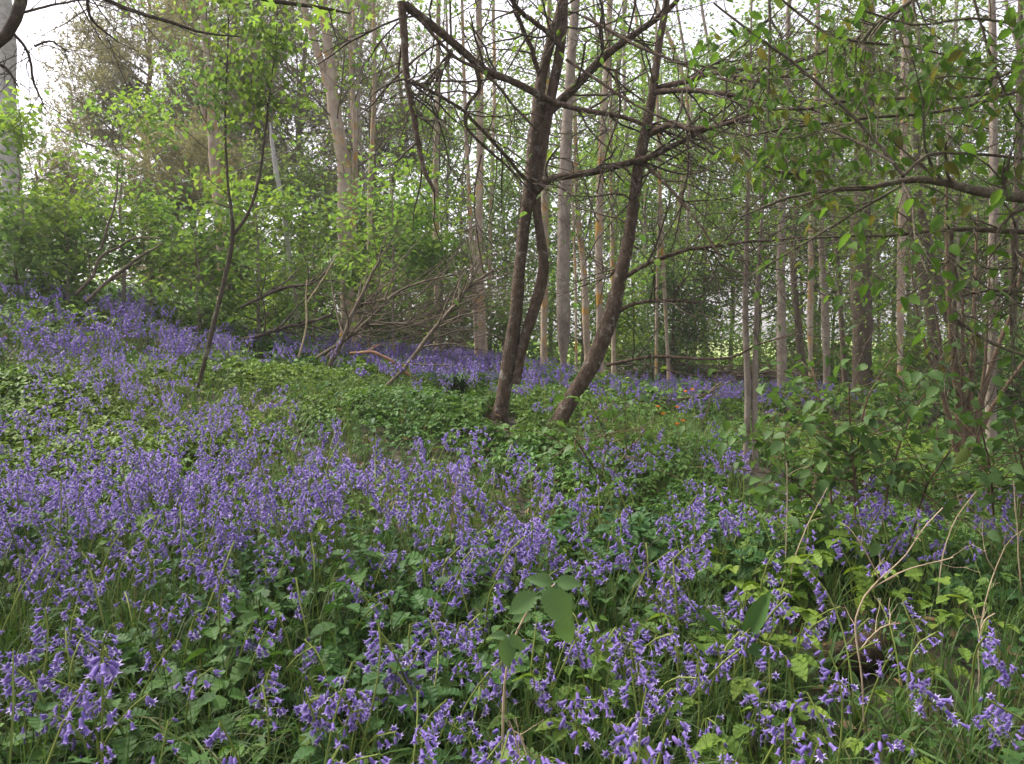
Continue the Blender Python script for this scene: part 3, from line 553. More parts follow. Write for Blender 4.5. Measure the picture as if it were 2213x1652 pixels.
for lab, px, Y, tp_, rc, mt in [('low bush under the yellow green tree between poles', 1500, 19, 610, 1.2, 'spring'), ('low bush behind the pale pole with an orange stub', 1740, 18.5, 640, 1.1, 'mid'), ('low bush left of the widest trunk', 1810, 19, 640, 1.1, 'dull'),
    ('low bush left of the leaning dark trunks', 1960, 16, 680, .9, 'mid'), ('dark low bush behind the hazel stool', 2120, 14, 640, 1.0, 'mid'), ('low green bush behind the thick grey brown trunk', 1220, 17, 620, 1.1, 'spring'), ('low bush behind the swelling pale trunk', 1060, 17.5, 640, 1.0, 'mid'),
    ('leafy bush under the leaning dark tree', 1330, 17, 640, 1.0, 'mid'), ('dark bush behind the white birch', 620, 13.5, 560, 1.0, 'mid'), ('dark bush behind the forked pale trunk', 740, 14, 580, 1.0, 'dull')]:
    leafy('shrub', lab, px, Y, tp_ + (70 if px > 1450 else 0), rc, 'spring' if px > 1150 else mt, 17 if px > 1150 else 24, 7, 4, .085, .08, .03, cat='bush')
for lab, px, Y, tp_, rc, mt in [('light green young tree between the thick grey trunk and the leaning tree', 1290, 22, 250, 1.5, 'spring'), ('light green young tree just left of the two stemmed dark tree', 1060, 23, 330, 1.5, 'spring'), ('light green young tree right of the leaning dark tree', 1420, 21, 330, 1.5, 'spring'),
    ('light green young tree behind the near poles', 1580, 21, 350, 1.5, 'spring'), ('light green young tree left of the widest trunk', 1800, 21, 330, 1.5, 'spring'), ('light green young tree right of the pale ringed pole', 2010, 20, 300, 1.5, 'spring'), ('light green young tree at the right edge beyond the hazel', 2140, 19, 300, 1.4, 'spring')]:
    leafy('young_tree', lab, px, Y, tp_ + 60, rc, mt, 32, 7, 4, .12, .1 if px < 1500 else .3, .05, jit=.22)
# blossom on the hawthorn
hw = [o for o in COL.objects if o.name.startswith('hawthorn')][0]
c = np.array(hw.location); m = MB(); q = c + np.array([0, -.35, 1.0]) + rng.normal(0, 1, (190, 3)) * np.array([.55, .35, .42]); rand_leaves(m, q, .075, PALM, droop=-.2, flat=.5); m.build('blossom', M['white'], hw)
# far wood that reads as one mass
m = MB(); N = 17000
fx = rng.uniform(-42, 46, N); fyy = rng.uniform(30, 42, N); hh = 1.2 + 3.6 * (0.5 + .5 * np.sin(fx * .35 + 1)) * (.6 + .4 * np.sin(fx * .9)); left = np.clip((-fx) / 20, 0, 1)
hh = hh * (.30 + .5 * left) + left * 2.5 * (fx > -26); fz = gz(fx, fyy) + rng.random(N) ** 1.4 * hh
rand_leaves(m, np.stack([fx, fyy, fz], 1), .34, RHOMB); tag(m.build('far_trees', M['spring']), 'hazy belt of green woodland far behind the trunks', 'woodland', kind='stuff')
# slim far trunks
for k in range(24):
    px = rng.uniform(420, 2200); Y = rng.uniform(16, 27); w = rng.uniform(6, 12)
    tree('distant_trunk', 'thin distant trunk among the far trees', [([(px, 790, w), (px + rng.normal(0, 8), 500, w * .9), (px + rng.normal(0, 16), 200, w * .8), (px + rng.normal(0, 20), 0, w * .7)], True)], Y, M['grey_bark'] if k % 3 else M['poplar'], TW, dict(n=14, L=(.6, 1.8), ang=(50, 90), up=.05, t0=.25, sub=4, rr=.25), dict(mat=['spring', 'mid', 'dull'][k % 3], size=.1, n=.5, jit=.15), group='thin trunks in the distance', S=6)

# ------------------------------------------------------------------ overhanging boughs close to the camera
tx = np.array([3.6, 2.6, 0]); tx[2] = gz(3.6, 2.6)[0]
rb = thing('cherry_tree', 'overhanging leafy cherry reaching in from the right with long mossy boughs', 'tree', tx)
ys = np.linspace(0, 1, 20)[:, None]; tp = tx + ys * np.array([-.25, .5, 4.2]) + wob(20, .03) * ys; m = MB(); trunk_mesh(m, tp, np.linspace(.16, .06, 20)); m.build('trunk', M['brown_bark'], rb)
RB = [([(2960, 500, 38), (2700, 465, 32), (2420, 440, 27.9), (2300, 440, 24.6), (2213, 430, 22.1), (2120, 418, 20.5), (2040, 395, 17.2), (1965, 385, 13.9), (1880, 405, 9.8), (1800, 412, 8.2), (1700, 430, 6.6), (1600, 470, 3.3)], 0, .4),
      ([(1951, 380, 8.2), (1919, 336, 7.4), (1806, 217, 7.4), (1712, 134, 6.6), (1610, 60, 5.7), (1542, 7, 4.1)], .1, .3),
      ([(1933, 354, 6.6), (1861, 311, 6.6), (1770, 275, 5.7), (1705, 253, 3.3)], .1, .5),
      ([(1951, 383, 6.6), (1998, 338, 6.6), (2096, 333, 6.6), (2240, 347, 5.7), (2500, 359, 4.6), (2800, 337, 3.4)], .1, .3),
      ([(1951, 398, 6.6), (1969, 434, 5.7), (1980, 524, 4.1), (2005, 593, 3.3)], .1, -.2),
      ([(1947, 402, 7.4), (1842, 463, 5.7), (1741, 525, 4.1), (1625, 593, 2.5)], .1, .6),
      ([(2720, 520, 17), (2420, 500, 13.1), (2213, 501, 12.3), (2060, 496, 10.7), (1951, 507, 7.4), (1770, 514, 4.1), (1680, 530, 2.5)], .5, .6),
      ([(2053, 497, 12.3), (2058, 560, 11.5), (2066, 640, 9.8), (2062, 690, 9.0), (2066, 760, 4.9)], .5, .5),
      ([(2190, 500, 12.3), (2192, 560, 10.7), (2191, 640, 9.0), (2185, 725, 6.6)], .5, .5),
      ([(2064, 690, 7.4), (2110, 722, 7.4), (2150, 745, 6.6), (2240, 775, 5.7), (2500, 787, 4.6), (2800, 765, 3.4)], .5, .4),
      ([(2069, 642, 6.6), (2120, 630, 6.6), (2240, 633, 5.7), (2500, 645, 4.6), (2800, 623, 3.4)], .5, .5),
      ([(1658, 235, 4.1), (1752, 235, 7.4), (1835, 217, 8.2), (1951, 213, 7.4), (2042, 213, 6.6), (2240, 190, 7.4), (2500, 202, 5.9), (2800, 180, 4.4)], 1.4, .8),
      ([(1445, 134, 3.3), (1607, 150, 5.7), (1712, 137, 6.6), (1777, 112, 6.6), (1900, 60, 7.4), (1990, -20, 7.4)], 1.2, .9),
      ([(1586, 300, 3.3), (1698, 278, 5.7), (1853, 258, 6.6), (2060, 237, 7.4), (2240, 190, 8.2), (2500, 202, 6.6), (2800, 180, 4.9)], .9, .5),
      ([(1540, 260, 3.3), (1586, 300, 5.7), (1626, 343, 5.7), (1705, 376, 4.9), (1781, 369, 3.3)], 1.0, .9),
      ([(1662, -20, 6.6), (1664, 80, 5.7), (1662, 163, 5.7), (1658, 307, 3.3)], .9, .9), ([(1683, 253, 4.9), (1690, 310, 4.1), (1705, 372, 3.3)], .9, .9),
      ([(1973, 0, 4.9), (1985, 80, 4.1), (2002, 181, 2.5)], .3, .3), ([(2100, -20, 6.6), (2107, 7, 5.7), (2150, 145, 5.7), (2186, 231, 4.9), (2230, 300, 4.1)], .2, .2),
      ([(1690, 0, 4.9), (1734, 36, 5.7), (1781, 69, 5.7), (1853, 90, 5.7), (1955, 100, 4.9), (2042, 119, 3.3)], .3, .4),
      ([(2000, -20, 9.8), (1930, 30, 9.0), (1890, 55, 7.4), (1840, 130, 3.3)], .6, .7),
      ([(2800, 60, 9.9), (2500, 72, 8.2), (2240, 60, 6.6), (2100, 40, 5.7), (1980, 55, 4.9), (1860, 20, 3.3)], .1, .2), ([(2800, 130, 8.6), (2500, 142, 7.1), (2240, 130, 5.7), (2150, 170, 4.9), (2050, 165, 4.1), (1940, 190, 2.5)], .0, .2)]
M['bough'] = bark_mat('bark_mossy_bough', [(.06, .045, .034), (.11, .088, .062), (.16, .13, .09)], (.17, .17, .10), .52, 24, .6, .7)
add_limbs(rb, RB, 3.2, M['bough'], 'bough', sub=16, twig=M['bough'], L=(.15, .55), S=8, subsub=3)
m = MB(); pos = []; TP = TWIGPTS; tpx, tpy, _d = project(TP); wgt = .012 + np.zeros(len(TP))
for cx, cy_, sx, sy, n_ in [(2060, 110, 150, 110, 420), (1900, 130, 120, 90, 170), (2150, 260, 90, 90, 120), (1880, 370, 60, 50, 26), (1960, 440, 70, 50, 30), (1800, 330, 130, 90, 44), (1650, 200, 130, 120, 46), (1520, 130, 110, 100, 40), (2180, 60, 80, 70, 80), (2000, 560, 110, 90, 34), (1760, 60, 120, 60, 70), (1450, 230, 120, 110, 26), (1250, 60, 160, 70, 22), (1930, 660, 120, 60, 26)]:
    wgt += n_ / (sx * sy) * 20 * np.exp(-((tpx - cx) / sx / 1.45) ** 2 / 2 - ((tpy - cy_) / sy / 1.3) ** 2 / 2)
pos = TP[rng.random(len(TP)) < np.minimum(wgt, .24)]; extra = pos[rng.random(len(pos)) < .55]; pos = np.concatenate([pos, extra + rng.normal(0, .035, extra.shape)]) + rng.normal(0, .008, (len(pos) + len(extra), 3))
rand_leaves(m, pos, .054, LEAFC, droop=.9, flat=.7, jit=.42); print('overhead leaves', len(pos))
m.build('crown', M['cherry'], rb)
m = MB(); q = np.concatenate([P(a, b_, 3.3) + rng.normal(0, .012, (5, 3)) for a, b_ in ((2034, 34), (2048, 50), (2020, 62))]); rand_leaves(m, q, .02, PALM); m.build('blossom', M['white'], rb)
# leaves added to shade the foreground, above and behind the camera, out of the picture
def shade_roof(root, x0, x1, N, mat):
    x = rng.uniform(x0, x1, N); y = rng.uniform(-3.0, 4.6, N); z = np.maximum(3.3, 1.15 + .46 * y + .5) + rng.uniform(0, 1.5, N); keep_ = np.sin(x * 1.7 + 1) * np.sin(y * 1.4 + x * .6) > -.75
    m = MB(); rand_leaves(m, np.stack([x, y, z], 1)[keep_], .12, RHOMB); m.build('shade_leaves', mat, root)
shade_roof(rb, -.5, 5.5, 1600, M['cherry'])

lx = np.array([-4.2, 2.8, 0]); lx[2] = gz(-4.2, 2.8)[0]
ro = thing('oak_tree', 'bare dark bough of an overhanging tree at the upper left corner', 'tree', lx)
tp = lx + ys * np.array([1.0, .6, 3.9]) + wob(20, .03) * ys; m = MB(); trunk_mesh(m, tp, np.linspace(.2, .05, 20)); m.build('trunk', M['brown_bark'], ro)
add_limbs(ro, [([(-690, 230, 40), (-400, 170, 35), (-160, 130, 30), (-60, 120, 27), (-10, 98, 25), (22, 66, 24), (44, 15, 24), (48, -40, 24), (30, -120, 24)], 0, 0),
               ([(28, 72, 7), (58, 108, 6), (72, 174, 5), (94, 228, 3)], 0, .1), ([(75, 100, 5), (110, 90, 4), (150, 115, 3)], 0, .1),
               ([(-600, -330, 20), (-150, -200, 14), (180, -30, 10), (253, 11, 9), (308, 29, 9), (361, 43, 8), (415, 65, 6), (520, 80, 3)], .2, .4), ([(188, -30, 7), (195, 36, 6), (253, 90, 3)], .2, .3),
               ([(-500, -420, 22), (80, -200, 15), (500, -20, 11), (600, 5, 10), (680, 14, 8), (760, 30, 4)], .4, .6), ([(-20, 130, 6), (15, 150, 5), (40, 190, 3)], 0, 0), ([(40, 30, 6), (120, 10, 5), (230, -10, 3)], 0, .2)],
          3.4, M['twig_dark'], 'bough', sub=7, twig=TD, L=(.12, .5), subsub=2)
m = MB(); pos = np.array([P(a, b_, rng.uniform(3.6, 4.4)) for a, b_ in np.stack([rng.normal(640, 70, 26), rng.normal(20, 26, 26)], 1)]); rand_leaves(m, pos, .06, PALM, droop=.8); m.build('crown', M['spring'], ro)

shade_roof(ro, -6.5, -.5, 2600, M['mid'])  # added leaves on the left side, shading the foreground too

# ------------------------------------------------------------------ forked sapling on the bank
sY = 6.5
root, cs = tree('sapling', 'forked young tree with a thin dark stem leaning on the green bank', [
    ([(438, 800, 10), (455, 730, 10), (474, 650, 10), (492, 575, 10), (503, 505, 9), (493, 400, 6), (487, 300, 5), (489, 170, 4), (494, 60, 3)], True, .3),
    ([(503, 510, 8), (532, 470, 7), (556, 400, 6), (572, 300, 5), (584, 190, 4), (598, 60, 2)], False, .3)], sY, M['twig_dark'], TD, None, None, up=.3, S=8)
Cp = np.stack([c_[0] for c_ in cs]); Cr = np.stack([c_[1] for c_ in cs])
C, R = spawn(Cp, Cr, 26, (.2, .55), (40, 80), .5, 0, .12, .46, 1., 6, .4, .0018); m = MB(); m.add(*tubes(C, R, 4), 0, True); m.build('branches', TD, root)
pos = np.repeat(C[:, 1:].reshape(-1, 3), 5, 0); pos = pos + rng.normal(0, .05, pos.shape); m = MB(); rand_leaves(m, pos, .058, LEAF3, droop=.7); m.build('crown', M['mid'], root)

# ------------------------------------------------------------------ dead wood
def dead(name, label, lims, Y, mat, sub=0, L=(.2, .6), side=None, group=None, cat='branch', up=0.):
    pts0, r0 = limb(lims[0][0], Y); root = thing(name, label, cat, pts0[0], group)
    cs = []
    m = MB()
    for lm_ in lims:
        pts, r = limb(lm_[0], Y + (lm_[1] if len(lm_) > 1 else 0), 22, 8, .5, Y + (lm_[2] if len(lm_) > 2 else 0)); trunk_mesh(m, pts, r, 7, .08); cs.append((pts, r))
    m.build('stem', mat, root)
    if sub:
        C, R = spawn(np.stack([c_[0] for c_ in cs]), np.stack([c_[1] for c_ in cs]), sub, L, (20, 60), .5, up, .12, .15, 1., 6, .3, .002 if L[1] > .15 else .001, side=side)
        m = MB(); m.add(*tubes(C, R, 4), 0, True); C2, R2 = spawn(C, R, 4 if L[1] > .15 else 1, (L[0] * .4, L[1] * .45), (20, 60), .6, 0, .14, .2, 1., 5, .4, .0014 if L[1] > .15 else .0007); m.add(*tubes(C2, R2, 3), 0, True)
        m.build('twigs', mat, root)
    return root
dead('dead_branch', 'upright grey branch of the dead heap leaning to the right', [([(712, 792, 11), (741, 732, 10), (760, 685, 9), (785, 632, 8), (806, 590, 6), (820, 560, 4)],)], 8.5, M['dead'], 16, (.3, .9))
dead('dead_branch', 'long pale branch sloping up to the right through the heap', [([(682, 775, 8), (764, 722, 8), (822, 667, 7), (846, 641, 6), (904, 613, 5), (1000, 590, 3)],)], 8.6, M['dead'], 22, (.3, 1.0), up=.05)
dead('dead_branch', 'dark branch lying nearly level across the heap', [([(700, 782, 8), (748, 727, 8), (801, 704, 7), (867, 699, 7), (939, 711, 5), (990, 712, 3)], 0, .3)], 8.7, M['dead'], 18, (.2, .8))
dead('dead_branch', 'long thin bough leaning from the ground up toward the two stemmed tree', [([(832, 838, 9), (869, 801, 9), (899, 764, 9), (932, 722, 9), (969, 676, 8), (1008, 625, 7), (1067, 585, 5)], 0, .2), ([(969, 676, 7), (1000, 640, 5), (1040, 560, 3)], .1, .2)], 7.2, M['dead'], 14, (.25, .8))
dead('dead_branch', 'red brown peeling branch arched low over the bluebells', [([(756, 764, 6), (799, 762, 7), (829, 774, 7), (857, 787, 7), (881, 808, 7), (908, 828, 5)],)], 7.4, M['red_dead'], 3, (.1, .3))
dead('dead_branch', 'thin pale upright stick left of the heap', [([(646, 770, 4), (662, 706, 3.5), (661, 634, 3), (664, 605, 2)],), ([(664, 653, 3), (700, 600, 2.5), (728, 550, 2)],)], 8.0, M['straw'])
dead('dead_branch', 'dark low branch lying left of the heap behind the sapling', [([(520, 735, 9), (555, 727, 9), (625, 706, 9), (660, 699, 8), (718, 681, 5)],)], 9.0, M['twig_dark'], 12, (.2, .8))
dead('dead_branch', 'dark arching branch over the low one behind the sapling', [([(520, 665, 7), (555, 648, 7), (613, 622, 7), (685, 608, 6), (718, 571, 4)],)], 9.2, M['twig_dark'], 14, (.2, .8))
dead('dead_branch', 'left of the two leaning sticks on the bank, bent and forked', [([(165, 636, 7), (201, 594, 7), (215, 557, 6), (255, 536, 5), (287, 517, 5), (347, 514, 3)],), ([(218, 540, 5), (231, 497, 5), (250, 427, 4), (256, 350, 3)],)], 8.8, M['dead'], 4, (.2, .5))
dead('dead_branch', 'right of the two leaning sticks on the bank, straight and thick', [([(186, 652, 8), (231, 612, 8), (250, 594, 8), (289, 566, 7), (329, 540, 5), (350, 525, 3)],)], 8.7, M['dead'], 5, (.2, .5))
dead('dead_branch', 'fallen stick in the grass right of the leaning tree', [([(1430, 868, 7), (1480, 862, 7), (1530, 850, 6), (1560, 826, 4)], 0, .2), ([(1330, 880, 3), (1430, 868, 5)],)], 8.2, M['dead'], 6, (.1, .4))
r_ = dead('dead_branch', 'dark twiggy stick lying below the strap leaved clump', [([(880, 880, 4), (940, 888, 4), (1010, 900, 3)],)], 6.4, M['twig_dark'], 6, (.1, .3))
# brushwood heap
root = thing('brush_heap', 'brownish tangle of dead brushwood below the pale poles', 'brushwood', base_of(900, 760, 9.5))
m = MB(); N = 95; p0 = np.array([P(rng.uniform(720, 1010), rng.uniform(640, 770), rng.uniform(8.6, 10.5)) for _ in range(N)]); d = unit(np.stack([rng.uniform(.2, 1.2, N), rng.normal(0, .4, N), rng.uniform(.05, .75, N)], 1)); C = np.empty((N, 7, 3)); C[:, 0] = p0; ln = rng.uniform(.5, 1.3, N)[:, None] / 6
for k in range(1, 7): d = unit(d + rng.normal(0, .1, (N, 3)) + np.array([0, 0, -.03])); C[:, k] = C[:, k - 1] + d * ln
R = rng.uniform(.003, .009, N)[:, None] * np.linspace(1, .3, 7)[None]; m.add(*tubes(C, R, 4), 0, True); C2, R2 = spawn(C, R, 5, (.15, .5), (15, 50), .6, 0, .12, .1, 1., 5, .4, .0016); m.add(*tubes(C2, R2, 3), 0, True); m.build('twigs', M['dead'], root)

# ------------------------------------------------------------------ low wall with dead hedge
wp = [P(1380, 815, 15.5), P(1500, 815, 15.3), P(1640, 815, 15), P(1740, 818, 14.6), P(1830, 822, 14.4)]
root = thing('low_wall', 'low dark mossy wall at the far edge of the bluebells', 'wall', (wp[2][0], wp[2][1], gz(wp[2][0], wp[2][1])[0]))
st = MB(); 
line = spline([[*p_, 0] for p_ in wp], 40)[:, :3]; 
for k in range(39):
    a, b_ = line[k], line[k + 1]; g = gz(a[0], a[1])[0]; t_ = unit(b_ - a); nn = np.array([-t_[1], t_[0], 0])
    zz = g - .05
    for c_ in range(4):
        h_ = rng.uniform(.11, .15); j = rng.uniform(-.02, .02); w_ = .16 + rng.uniform(-.02, .02); e = rng.uniform(.004, .02)
        q = [a + t_ * e + nn * (s_ * w_ + j) for s_ in (-1, 1)] + [b_ - t_ * e * .2 + nn * (s_ * w_ + j) for s_ in (-1, 1)]
        V = [[*q[0][:2], zz], [*q[1][:2], zz], [*q[3][:2], zz], [*q[2][:2], zz], [*(q[0] + nn * .015)[:2], zz + h_], [*(q[1] - nn * .015)[:2], zz + h_], [*(q[3] - nn * .015)[:2], zz + h_], [*(q[2] + nn * .015)[:2], zz + h_]]
        st.add(V, [[(0, 3, 2, 1), (4, 5, 6, 7), (0, 1, 5, 4), (1, 2, 6, 5), (2, 3, 7, 6), (3, 0, 4, 7)]]); zz += h_ + .004
st.build('stone_courses', M['wall'], root)
root = thing('dead_hedge', 'long heap of dark dead branches laid along the top of the low wall', 'brushwood', (wp[1][0], wp[1][1] - .3, gz(wp[1][0], wp[1][1])[0] + .3))
m = MB(); N = 90; C = np.empty((N, 6, 3))
for k in range(N):
    f = rng.uniform(0, .72); p_ = line[int(f * 38)] + np.array([0, rng.normal(-.3, .12), 0]); g = gz(p_[0], p_[1])[0]; p_[2] = g + rng.uniform(.2, .62); d = unit(np.array([rng.uniform(.6, 1) * rng.choice([-1, 1]), rng.normal(0, .1), rng.normal(0, .1)])); L = rng.uniform(.7, 2.2)
    for s_ in range(6): C[k, s_] = p_ + d * L * (s_ / 5 - .5) + rng.normal(0, .02, 3)
R = rng.uniform(.005, .02, N)[:, None] * np.linspace(1, .4, 6)[None]; m.add(*tubes(C, R, 5), 0, True); C2, R2 = spawn(C, R, 3, (.2, .6), (15, 60), .5, .1, .12, .1, 1., 5, .4, .002); m.add(*tubes(C2, R2, 3), 0, True); m.build('branches', M['brown_bark'], root)

# ------------------------------------------------------------------ bluebells
def bell_mesh(nseg, closed=False):
    """one hanging bell, mouth at -Z, length 1"""
    a = np.arange(nseg) * 2 * math.pi / nseg
    prof = [(0, .04), (-.10, .16), (-.5, .19), (-.76, .25)] if not closed else [(0, .04), (-.2, .2), (-.7, .2), (-1, .03)]
    V = []; F = []
    for z, r_ in prof: V += [(r_ * math.cos(t), r_ * math.sin(t), z) for t in a]
    for k in range(len(prof) - 1):
        for s_ in range(nseg): F.append((k * nseg + s_, k * nseg + (s_ + 1) % nseg, (k + 1) * nseg + (s_ + 1) % nseg, (k + 1) * nseg + s_))
    T = []
    if not closed:
        o = (len(prof) - 1) * nseg
        for s_ in range(nseg):          # six pointed lobes curling outwards
            t = a[s_] + math.pi / nseg; V.append((.60 * math.cos(t), .60 * math.sin(t), -.86)); T.append((o + s_, o + (s_ + 1) % nseg, len(V) - 1))
    return np.array(V, float), [np.array(F)] + ([np.array(T)] if T else [])
def bell_lo():
    V = []; T = []
    for k in range(4):
        a0, a1 = k * math.pi / 2, (k + 1) * math.pi / 2; t = (a0 + a1) / 2
        b_ = len(V); V += [(0, 0, 0), (.28 * math.cos(a0), .28 * math.sin(a0), -.7), (.5 * math.cos(t), .5 * math.sin(t), -.98), (.28 * math.cos(a1), .28 * math.sin(a1), -.7)]; T.append((b_, b_ + 1, b_ + 2, b_ + 3))
    return np.array(V, float), [np.array(T)]
BELL = bell_mesh(6); BUD = bell_mesh(5, True); BLO = bell_lo()
def plan_bluebell(rg, lod):
    """stem curve and bell placements of one plant, base at origin"""
    h = rg.uniform(.25, .42); lean = rg.normal(0, .07, 2); nod = rg.uniform(0, 2 * math.pi); nd = rg.uniform(.0, .09)
    K = 9; u = np.linspace(0, 1, K); st = np.stack([lean[0] * u**1.5 + math.cos(nod) * nd * u**5, lean[1] * u**1.5 + math.sin(nod) * nd * u**5, h * u - nd * .35 * u**6], 1)
    n = rg.integers(6, 15); t = np.linspace(.77 + rg.uniform(-.06, .05), .985, n); bells = []
    one = rg.random() < .4
    for i, tt in enumerate(t):
        f = tt * (K - 1); j = min(int(f), K - 2); p = st[j] * (1 - f + j) + st[j + 1] * (f - j)
        a = nod + rg.normal(0, .9) if one else i * 2.4 + rg.normal(0, .4)
        out = rg.uniform(.010, .034) * (1.15 - .5 * (i / n)); tilt = rg.uniform(.25, 1.0) + .35 * (i / n)
        d = np.array([math.cos(a), math.sin(a), 0]); q = p + d * out + np.array([0, 0, rg.uniform(0, .006)])
        z = unit(np.array([-d[0] * math.sin(tilt), -d[1] * math.sin(tilt), math.cos(tilt)]))   # bell's own up axis
        x = unit(np.cross([0.3, .5, .1], z)); Rm = np.stack([x, np.cross(z, x), z], 1)
        bells.append((q, Rm, rg.uniform(.0175, .0235) * (1 - .35 * max(0, i / n - .6)), i > n - 2 and rg.random() < .6, p))
    return st, bells
RGB_ = np.random.default_rng(21)
def stem_mb(st, bells, S=5, ped=True):
    m = MB(); K = len(st); m.add(*tubes(st[None], (np.linspace(.0034, .0019, K))[None], S), 0, True)
    if ped:
        Pd = np.array([[p, (p + q) / 2 + [0, 0, .004], q] for q, _, _, _, p in bells]); m.add(*tubes(Pd, np.full((len(Pd), 3), .0008), 3), 0, True)
    return m
def strap_mb(rg, n=4, L=(.22, .36), w=.008):
    m = MB()
    for k in range(n):
        a = rg.uniform(0, 6.3); ln = rg.uniform(*L); u = np.linspace(0, 1, 7); out = ln * (.15 * u + .55 * u**2); z = ln * (.95 * u - .62 * u**2.4); d = np.array([math.cos(a), math.sin(a)]); s_ = np.array([-d[1], d[0]]); ww = w * (1 - u**3) * (.6 + .4 * np.minimum(1, u * 4)) + .0004
        V = np.concatenate([np.stack([d[0] * out + s_[0] * ww * g, d[1] * out + s_[1] * ww * g, z + .3 * abs(g) * w], 1) for g in (-1, 0, 1)]); i = np.arange(6); m.add(V, [np.concatenate([np.stack([i, i + 7, i + 8, i + 1], 1), np.stack([i + 7, i + 14, i + 15, i + 8], 1)])], 0, True)
    return m
def add_bell(m, V, F):   # tube in the petal colour, lobes paler
    n0 = m.n; m.add(V, F[:1], 0, True)
    if len(F) > 1: m.l.append((F[1] + n0).ravel()); m.t.append(np.full(len(F[1]), 3, np.int32)); m.m.append(np.full(len(F[1]), 2 if getattr(m, 'carpet', 0) else 1, np.int32)); m.sm.append(np.full(len(F[1]), False))
# shared meshes for the individual plants
b_me = MB(); add_bell(b_me, *BELL); ME_BELL = b_me.mesh('bell', [M['bell'], M['tip']]); u_me = MB(); u_me.add(*BUD, 0, False); ME_BUD = u_me.mesh('bud', M['bud'])
VAR = []
for k in range(10):
    st, bl = plan_bluebell(RGB_, 0); hd = MB()
    for q, Rm, sc, bud, p in bl: add_bell(hd, *inst(BUD if bud else BELL, q[None], Rm[None], np.array([sc])))
    hd.add(*tubes(st[None, 5:], np.full((1, 4), .0027), 5), 2, True); Pd = np.array([[p, (p + q) / 2 + [0, 0, .004], q] for q, _, _, _, p in bl]); hd.add(*tubes(Pd, np.full((len(Pd), 3), .0010), 3), 2, True)
    VAR.append((st, bl, stem_mb(st, bl).mesh('stem', M['stalk']), hd.mesh('flower_head', [M['bell'], M['tip'], M['stalk']]), strap_mb(RGB_).mesh('leaf_tuft', M['grass'])))
# drifts: density over the ground, from patches seen in the photograph (px, py, spread x, spread y, amount)
DR = np.array([(150, 1015, 330, 70, .85), (500, 1010, 240, 70, .75), (880, 1005, 200, 65, .9), (350, 1380, 300, 90, .25), (750, 1280, 250, 90, .25), (1150, 1320, 250, 100, .25), (1000, 1120, 250, 80, .95), (600, 1130, 240, 70, .8), (200, 1090, 250, 60, .9), (400, 860, 190, 45, .75), (610, 850, 80, 30, .5), (230, 840, 120, 50, .45), (520, 900, 140, 40, .5),
      (250, 790, 90, 40, .8), (150, 720, 130, 55, .7), (60, 640, 60, 40, .5), (250, 655, 70, 25, .6), (285, 690, 35, 25, 2.2), (385, 725, 45, 25, 2.2), (495, 735, 25, 25, 1.6), (60, 730, 90, 40, .7), (110, 780, 40, 30, .5), (30, 900, 90, 45, .7),
      (610, 735, 40, 20, 1.0), (700, 735, 100, 22, 1.3), (830, 755, 100, 22, 1.5), (960, 770, 80, 28, 2.2), (1060, 785, 60, 22, 1.8), (1170, 820, 60, 35, 1.3), (1190, 905, 35, 22, 1.2), (860, 860, 30, 22, .7), (1130, 860, 50, 30, .8),
      (1400, 832, 150, 14, 1.2), (1600, 835, 150, 14, 1.8), (1750, 850, 120, 14, 1.7), (1485, 862, 16, 14, 1.8), (1530, 890, 60, 35, .7), (1570, 970, 35, 35, 1.3), (1380, 955, 110, 25, .9), (1230, 830, 80, 30, .6), (1620, 1005, 30, 30, .6),
      (1130, 1205, 80, 60, .9), (800, 1480, 80, 60, 1.3), (650, 1380, 60, 60, 1.1), (720, 1600, 130, 40, 3.0), (1030, 1570, 55, 50, 2.6), (870, 1570, 60, 50, 1.3), (1540, 1400, 70, 70, 1.0), (1350, 1350, 90, 60, .9), (1330, 1170, 90, 50, .9),
      (1740, 1290, 80, 50, .7), (1850, 1090, 70, 35, .8), (1960, 1110, 90, 40, .6), (2130, 1080, 70, 50, .5), (1980, 1390, 60, 60, .9), (1880, 1460, 60, 50, .9), (260, 1330, 70, 50, .7), (530, 1310, 60, 50, .7), (60, 1200, 120, 60, .7), (420, 1220, 160, 60, .7), (200, 1330, 60, 40, .4),
      (900, 1380, 60, 50, .6), (1100, 1400, 80, 50, .6), (1430, 1250, 120, 50, .7), (1600, 1240, 70, 50, .4), (2100, 1500, 60, 50, .6), (1740, 1530, 60, 50, .6), (1380, 1600, 70, 50, .7), (40, 1540, 60, 60, .7), (420, 1560, 30, 40, .7), (1600, 1330, 60, 50, .5), (1700, 1100, 120, 40, .25), (1900, 1480, 260, 140, .30)])
def drift(px, py):
    d = np.full(len(px), .0)
    d += .25 * (py > 1060) * np.clip((1900 - px) / 500, .35, 1) + .08 * (py > 930) + .06 * (py > 1350)
    d -= .10 * ((px > 1650) & (py < 1350) & (py > 900))
    for cx, cy_, sx, sy, a in DR: d += a * .8 * (np.where(py < 900, np.where(px > 1130, .26, np.where(px < 540, .68, np.where(py < 800, .27, .58))), 1.)) * np.exp(-((px - cx) / sx) ** 2 - ((py - cy_) / sy) ** 2)
    for cx, cy_, sx, sy, a in ((800, 860, 200, 38, .5), (1100, 935, 150, 26, .5), (560, 800, 110, 25, .3), (1700, 980, 200, 60, .3), (420, 1540, 170, 110, .12), (1420, 905, 120, 28, .7), (1090, 905, 80, 30, .8), (1230, 880, 60, 40, .4)): d -= a * np.exp(-((px - cx) / sx) ** 2 - ((py - cy_) / sy) ** 2)
    return np.clip(d, 0, 2.2)
CH = 1.0 / 1.2
